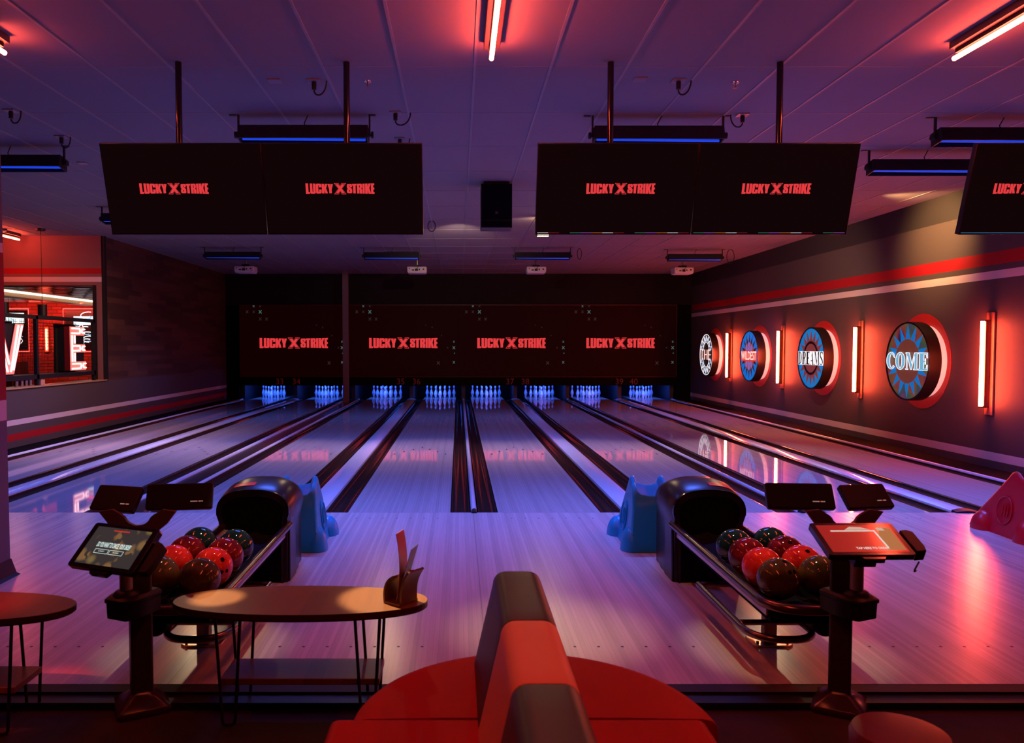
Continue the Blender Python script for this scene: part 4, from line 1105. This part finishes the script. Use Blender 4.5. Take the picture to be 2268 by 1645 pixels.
    o += [(-.078, .95), (-.120, .975), (-.185, .965), (-.140, .905), (-.078, .855)]
    me = fill([o]); Mk = FRONT((0, -.02, 0)); yk.mesh(me, Mk); yk.mesh(me, Mk @ Mx.Translation((0, 0, -.02)))
    nn = len(o); yk.prism(o, -.02, 0, Mk); yk.f.pop(-nn - 1); yk.f.pop(-nn - 1); yk.mi = yk.mi[:len(yk.f)]
    yk.build('console_yoke', mat('yoke_mauve', (.12, .075, .08), .45), t)
    if side < 0: cons = ((-1.682, 3.90, .965, -16, 52, .250, .138), (-1.375, 3.92, .970, 9, 62, .315, .132))
    else: cons = ((1.688, 3.93, .970, -5, 60, .325, .134), (2.018, 3.93, .970, 10, 46, .245, .140))
    for (x, y, z, ps, ta, W, H) in cons:
        ps = R(ps); ta = R(ta)
        u = V((cos(ps), sin(ps), 0)); nh = V((sin(ps), -cos(ps), 0)); v = V((-nh.x * cos(ta), -nh.y * cos(ta), sin(ta))); n = u.cross(v)
        Mc = frame(tuple(V((x, y, z)) - V(loc)), tuple(u), tuple(v), tuple(n))
        b = MB(); b.prism(rrect(W / 2, H / 2, .012), -.030, 0, Mc); k = b.build('console', mat('console_black', (.010, .0085, .009), .40, spec=.25), t, bevel=.005)
        b = MB(); rnd = random.Random(5); q = W * .17
        while q < W * .34:
            w_ = rnd.uniform(.003, .008); b.cur = 1 if abs(q - W * .27) < .004 else 0
            b.prism([(q, -H * .235), (q + w_, -H * .235), (q + w_, -H * .20), (q, -H * .20)], .0, .001, Mc); q += w_ + .0012
        b.build('maker_mark', [mat('mark_white', (.7, .68, .66), .4, em=(.5, .45, .4), es=.35), glow('mark_red', (.8, .03, .02), .5)], k)
    return t
kiosk((-1.541, 3.83, LOW), -1, 'left order kiosk with screen asking to cancel the order')
kiosk((1.853, 3.83, LOW), 1, 'right order kiosk with red glowing tap to order screen')

# ------------------------------------------------------------------ tables
def table(loc, label):
    t = thing('side_table', loc, label, 'table', 'oval hairpin leg tables')
    a, bb = .605, .222; n = 64
    el = [(a * (abs(cos(q)) ** .95) * (1 if cos(q) > 0 else -1), bb * (abs(sin(q)) ** .9) * (1 if sin(q) > 0 else -1)) for q in [2 * pi * k / n for k in range(n)]]
    k = MB(); k.loft([[(p[0] * s, p[1] * s, z) for p in el] for z, s in ((.515, .985), (.522, 1.), (.547, 1.), (.550, .996))])
    for i, p in enumerate(k.f): k.mi[i] = 0 if i == len(k.f) - 1 else 1
    k.build('table_top', [m_table, m_tedge], t)
    for lx in (-.312, .332):
        for ly in (-.135, .135):
            b = MB()
            pts = [(lx - .058, ly, .515), (lx - .030, ly, .03), (lx - .024, ly, .012), (lx - .008, ly, .0075), (lx + .008, ly, .0075), (lx + .024, ly, .012), (lx + .030, ly, .03), (lx + .058, ly, .515)]
            b.tube(pts, .0075, 8); b.box(lx - .075, lx + .075, ly - .02, ly + .02, .510, .516)
            lg = b.build('leg', m_blackm, t, smooth='auto')
            MB().lathe([(.016, 0), (.016, .004)], 12, Mx.Translation((lx, ly, -.0005))).build('foot_pad', m_steel, lg)
    b = MB().box(-.355, .385, -.12, .125, .186, .216); b.build('shelf', [m_table], t, bevel=.003)
    return t
table((-.752, 3.775, LOW), 'oval wooden table with menu holder, left of the red bench')
table((-2.395, 3.68, LOW), 'red-lit oval table cut off by the left photo edge')
# menu holder and menus
t = thing('menu_holder', (-.265, 3.735, LOW + .550), 'curved brown menu holder on the right end of the oval table', 'menu holder', None, R(-38))
m_hold = mat('holder_wood', (.16, .070, .040), .35)
def strip(pts, w0, w1, th):
    b = MB(); rows = []
    for k, p in enumerate(pts):
        a = pts[max(0, k - 1)]; c = pts[min(len(pts) - 1, k + 1)]
        d = V((c[0] - a[0], c[1] - a[1])).normalized(); nx, nz = -d.y * th / 2, d.x * th / 2
        rows.append([(p[0] + nx, w0, p[1] + nz), (p[0] - nx, w0, p[1] - nz), (p[0] - nx, w1, p[1] - nz), (p[0] + nx, w1, p[1] + nz)])
    return b.loft(rows)
bz = lambda p0, p1, p2, p3: [tuple((1 - s) ** 3 * a + 3 * (1 - s) ** 2 * s * b_ + 3 * (1 - s) * s * s * c + s ** 3 * d for a, b_, c, d in zip(p0, p1, p2, p3)) for s in [k / 14 for k in range(15)]]
strip(bz((-.055, .002), (-.07, .09), (-.03, .125), (.015, .14)), -.065, .065, .010).build('back_wing', m_hold, t, smooth='auto')
strip(bz((.035, .002), (.030, .09), (.045, .12), (.080, .165)), -.05, .06, .010).build('front_wing', m_hold, t, smooth='auto')
MB().box(-.06, .04, -.065, .065, 0., .012).build('holder_base', m_hold, t, bevel=.002)
o = strip(bz((-.012, .014), (.01, .12), (.012, .22), (-.012, .335)), -.05, .05, .0022).build('menu_card', mat('menu_pink', (.55, .15, .18), .4), None, smooth='auto', loc=(-.265, 3.735, LOW + .550))
o.rotation_euler = (0, 0, R(-17)); tag(o, 'taller pinkish menu card standing in the holder', 'menu card', 'menu cards in the holder')
o = strip(bz((-.004, .014), (.016, .12), (.03, .16), (.062, .268)), -.055, .055, .0022).build('menu_card', mat('menu_dark', (.12, .10, .14), .35), None, smooth='auto', loc=(-.265, 3.735, LOW + .550))
o.rotation_euler = (0, 0, R(-14)); tag(o, 'shorter dark menu card leaning right in the holder', 'menu card', 'menu cards in the holder')

# ------------------------------------------------------------------ bench
t = thing('lounge_bench', (.235, 2.2, LOW), 'red vinyl bench with round end and striped high backrest', 'bench')
b = MB(); n = 48; zs = .47
def half(r, zt): return [(.027 + r * cos(pi * k / n), .51 + r * sin(pi * k / n), zt) for k in range(n + 1)]
b.loft([half(.60, .06), half(.618, .12), half(.633, zs - .05), half(.630, zs - .02), half(.612, zs - .004), half(.58, zs + .003), half(.30, zs + .008)], caps=True)
b.build('round_seat', m_redv, t, smooth='auto')
b = MB(); b.box(-.675, .612, -1.05, .506, .06, zs + .012); b.build('straight_seat', m_redv, t, bevel=.03, seg=4)
b = MB(); b.box(-.62, .55, -1.0, .40, 0., .06); b.loft([half(.54, 0), half(.54, .06)]); b.build('plinth', m_blackm, t)
def backp(y):
    w, h, r = .097, .85, .05
    pts = [(-.188, .40)]
    for k in range(7): a = pi - pi / 2 * k / 6; pts.append((-w + r + r * cos(a), h - r + r * sin(a)))
    for k in range(7): a = pi / 2 - pi / 2 * k / 6; pts.append((w - r + r * cos(a), h - r + r * sin(a)))
    pts += [(.188, .40)]
    return [(p[0], y, p[1]) for p in pts]
def endp(y, s):
    return [(p[0] * s, p[1], .40 + (p[2] - .40) * (1 - (1 - s) * .35)) for p in backp(y)]
for nm, ya, yb, m in (('backrest_brown_panel', .425, 1.005, m_brv), ('backrest_orange_panel', -.075, .421, m_orv), ('backrest_brown_panel', -1.05, -.079, m_brv)):
    b = MB(); rg = [endp(ya, .985), backp(ya + .012)] + [backp(ya + (yb - ya) * k / 6) for k in range(1, 6)] + [backp(yb - .012), endp(yb, .985)]
    if yb > 1: rg += [endp(yb + .02, .93), endp(yb + .032, .82)]
    b.loft(rg); tag(b.build(nm, m, t, smooth='auto'))
# stool
t = thing('round_stool', (1.50, 2.665, LOW), 'dim red round stool at the lower right corner', 'stool')
b = MB(); b.lathe([(.14, .36), (.158, .375), (.160, .43), (.150, .45), (.10, .456), (.001, .457)], 36); b.build('cushion', mat('stool_vinyl', (.16, .010, .010), .4), t, smooth='auto')
b = MB(); b.lathe([(.13, 0), (.13, .02), (.03, .04), (.03, .34), (.12, .36)], 28); b.build('pedestal', m_blackm, t, smooth='auto')

# ------------------------------------------------------------------ lights
def area(name, loc, target, power, color, sx, sy=None, spread=180.):
    ld = bpy.data.lights.new(name, 'AREA'); ld.energy = power; ld.color = color; ld.size = sx
    if sy: ld.shape = 'RECTANGLE'; ld.size_y = sy
    ld.spread = R(spread)
    o = bpy.data.objects.new(name, ld); COL.objects.link(o); o.location = loc
    o.rotation_euler = (V(target) - V(loc)).to_track_quat('-Z', 'Y').to_euler()
    return o
def spot(name, loc, target, power, color, ang, blend=.5, r=.03):
    ld = bpy.data.lights.new(name, 'SPOT'); ld.energy = power; ld.color = color; ld.spot_size = R(ang); ld.spot_blend = blend; ld.shadow_soft_size = r
    o = bpy.data.objects.new(name, ld); COL.objects.link(o); o.location = loc
    o.rotation_euler = (V(target) - V(loc)).to_track_quat('-Z', 'Y').to_euler()
    return o
for x in (-5.29, -1.52, 1.84, 5.22): area('pin_deck_lamp', (x, 25.98, .70), (x, 26.9, .1), 65, (.03, .13, 1.), 3.2, .05)
for x in (-1.58, 2.0): area('uv_light', (x, 13.5, CZ - .29), (x, 13.5, 0), 55, UVC, 1.2, .12, 108)
RED = (1., .10, .035)
for x, y, w in ((-3.44, 2.2, 12), (.255, 1.4, 26), (3.83, 2.2, 12)): area('red_tube_lamp', (x, y, CZ - .11), (x, y, 0), w, RED, .05, 2.4)
for y in (7.66, 4.05): area('red_wall_lamp', (7.36, y, 1.46), (0, y - 1., 1.2), 9, RED, .06, 1.2)
WARM = (1., .66, .38)
for x, tx, w in ((-4.7, -2.2, 60), (-1.3, -.8, 50), (1.5, .9, 60), (5.6, 2.6, 60)):
    spot('flood_beam', (x, 14.28, CZ - .30), (tx, 4.3, .3), w, WARM, 33, .7, .09)
for x in (-5.6, -3.0, -.4, 2.2, 4.8): spot('lane_fill', (x, 14.3, CZ - .33), (x * .92, 12.9, 0.), 330, (1., .56, .50), 64, 1., .09)  # added fill spots, standing in for bright screens mirrored in the lanes
spot('side_wall_fill', (-4.6, 14.3, CZ - .35), (-7.5, 15., .5), 360, (1., .52, .40), 120, .8, .09)  # extra spot added to brighten the left wall stripes
spot('side_wall_fill.001', (4.7, 14.3, CZ - .35), (7.5, 17.5, 1.6), 250, (1., .55, .35), 110, .8, .09)  # counterpart spot, added to brighten the right wall
spot('warm_downlight', (-1.0, 4.9, 3.95), (-1.47, 4.50, .1), 190, WARM, 17, .6, .05)
spot('warm_downlight.001', (1.3, 4.9, 3.95), (1.82, 4.48, .1), 190, WARM, 18, .6, .05)
spot('warm_downlight.002', (-1.15, 4.75, 3.95), (-.32, 3.79, .5), 1900, WARM, 8.2, .35, .03)
spot('warm_downlight.003', (-.75, 4.75, 3.95), (-1.16, 3.80, .5), 1700, WARM, 4.3, .45, .03)
spot('red_table_fill', (-3.44, 2.4, 3.9), (-2.30, 3.68, .5), 560, (1., .03, .02), 9.5, .8, .05)  # narrow spot added to redden the left table top
spot('warm_downlight.004', (.5, 3.2, 3.95), (.55, 4.75, 0.), 330, WARM, 20, 1., .05)  # added to build up the warm patch a flood reflects in the floor
for sx in (-1, 1): spot('hood_fill', (.16 + sx * .2, 5.3, 3.95), (.16 + sx * 1.5, 5.95, .65), 70, WARM, 15, .8, .06)  # spots added to give the hoods warm highlights
spot('flood_spill', (1.62, 14.5, CZ - .16), (1.2, 16.4, CZ), 26, (1., .6, .32), 150, .8, .05)
spot('projector_fill', (0., 14.6, CZ - .4), (0., 21., 3.6), 230, (1., .66, .55), 58, .9, .05)  # added spot that brightens the projector fronts
spot('wall_flood', (6.3, 12.4, 3.9), (7.5, 12.6, 3.45), 330, (1., .50, .18), 90, .9, .05)
area('lounge_red_lamp', (-11.8, 22.6, 2.9), (-11.8, 24.0, 1.6), 80, (1., .08, .05), 2.5, .1)

w = bpy.data.worlds.new('world'); SC.world = w; w.use_nodes = True
w.node_tree.nodes['Background'].inputs[0].default_value = (.60, .24, .26, 1); w.node_tree.nodes['Background'].inputs[1].default_value = .012

vs = SC.view_settings; vs.view_transform = 'Standard'; vs.look = 'None'; vs.gamma = 1.; vs.exposure = 0.; vs.use_curve_mapping = False
SC.display_settings.display_device = 'sRGB'
cy = SC.cycles
cy.max_bounces = 6; cy.diffuse_bounces = 3; cy.glossy_bounces = 4; cy.transmission_bounces = 2; cy.sample_clamp_indirect = 4.; cy.sample_clamp_direct = 0.
cy.caustics_reflective = False; cy.caustics_refractive = False; cy.use_denoising = True
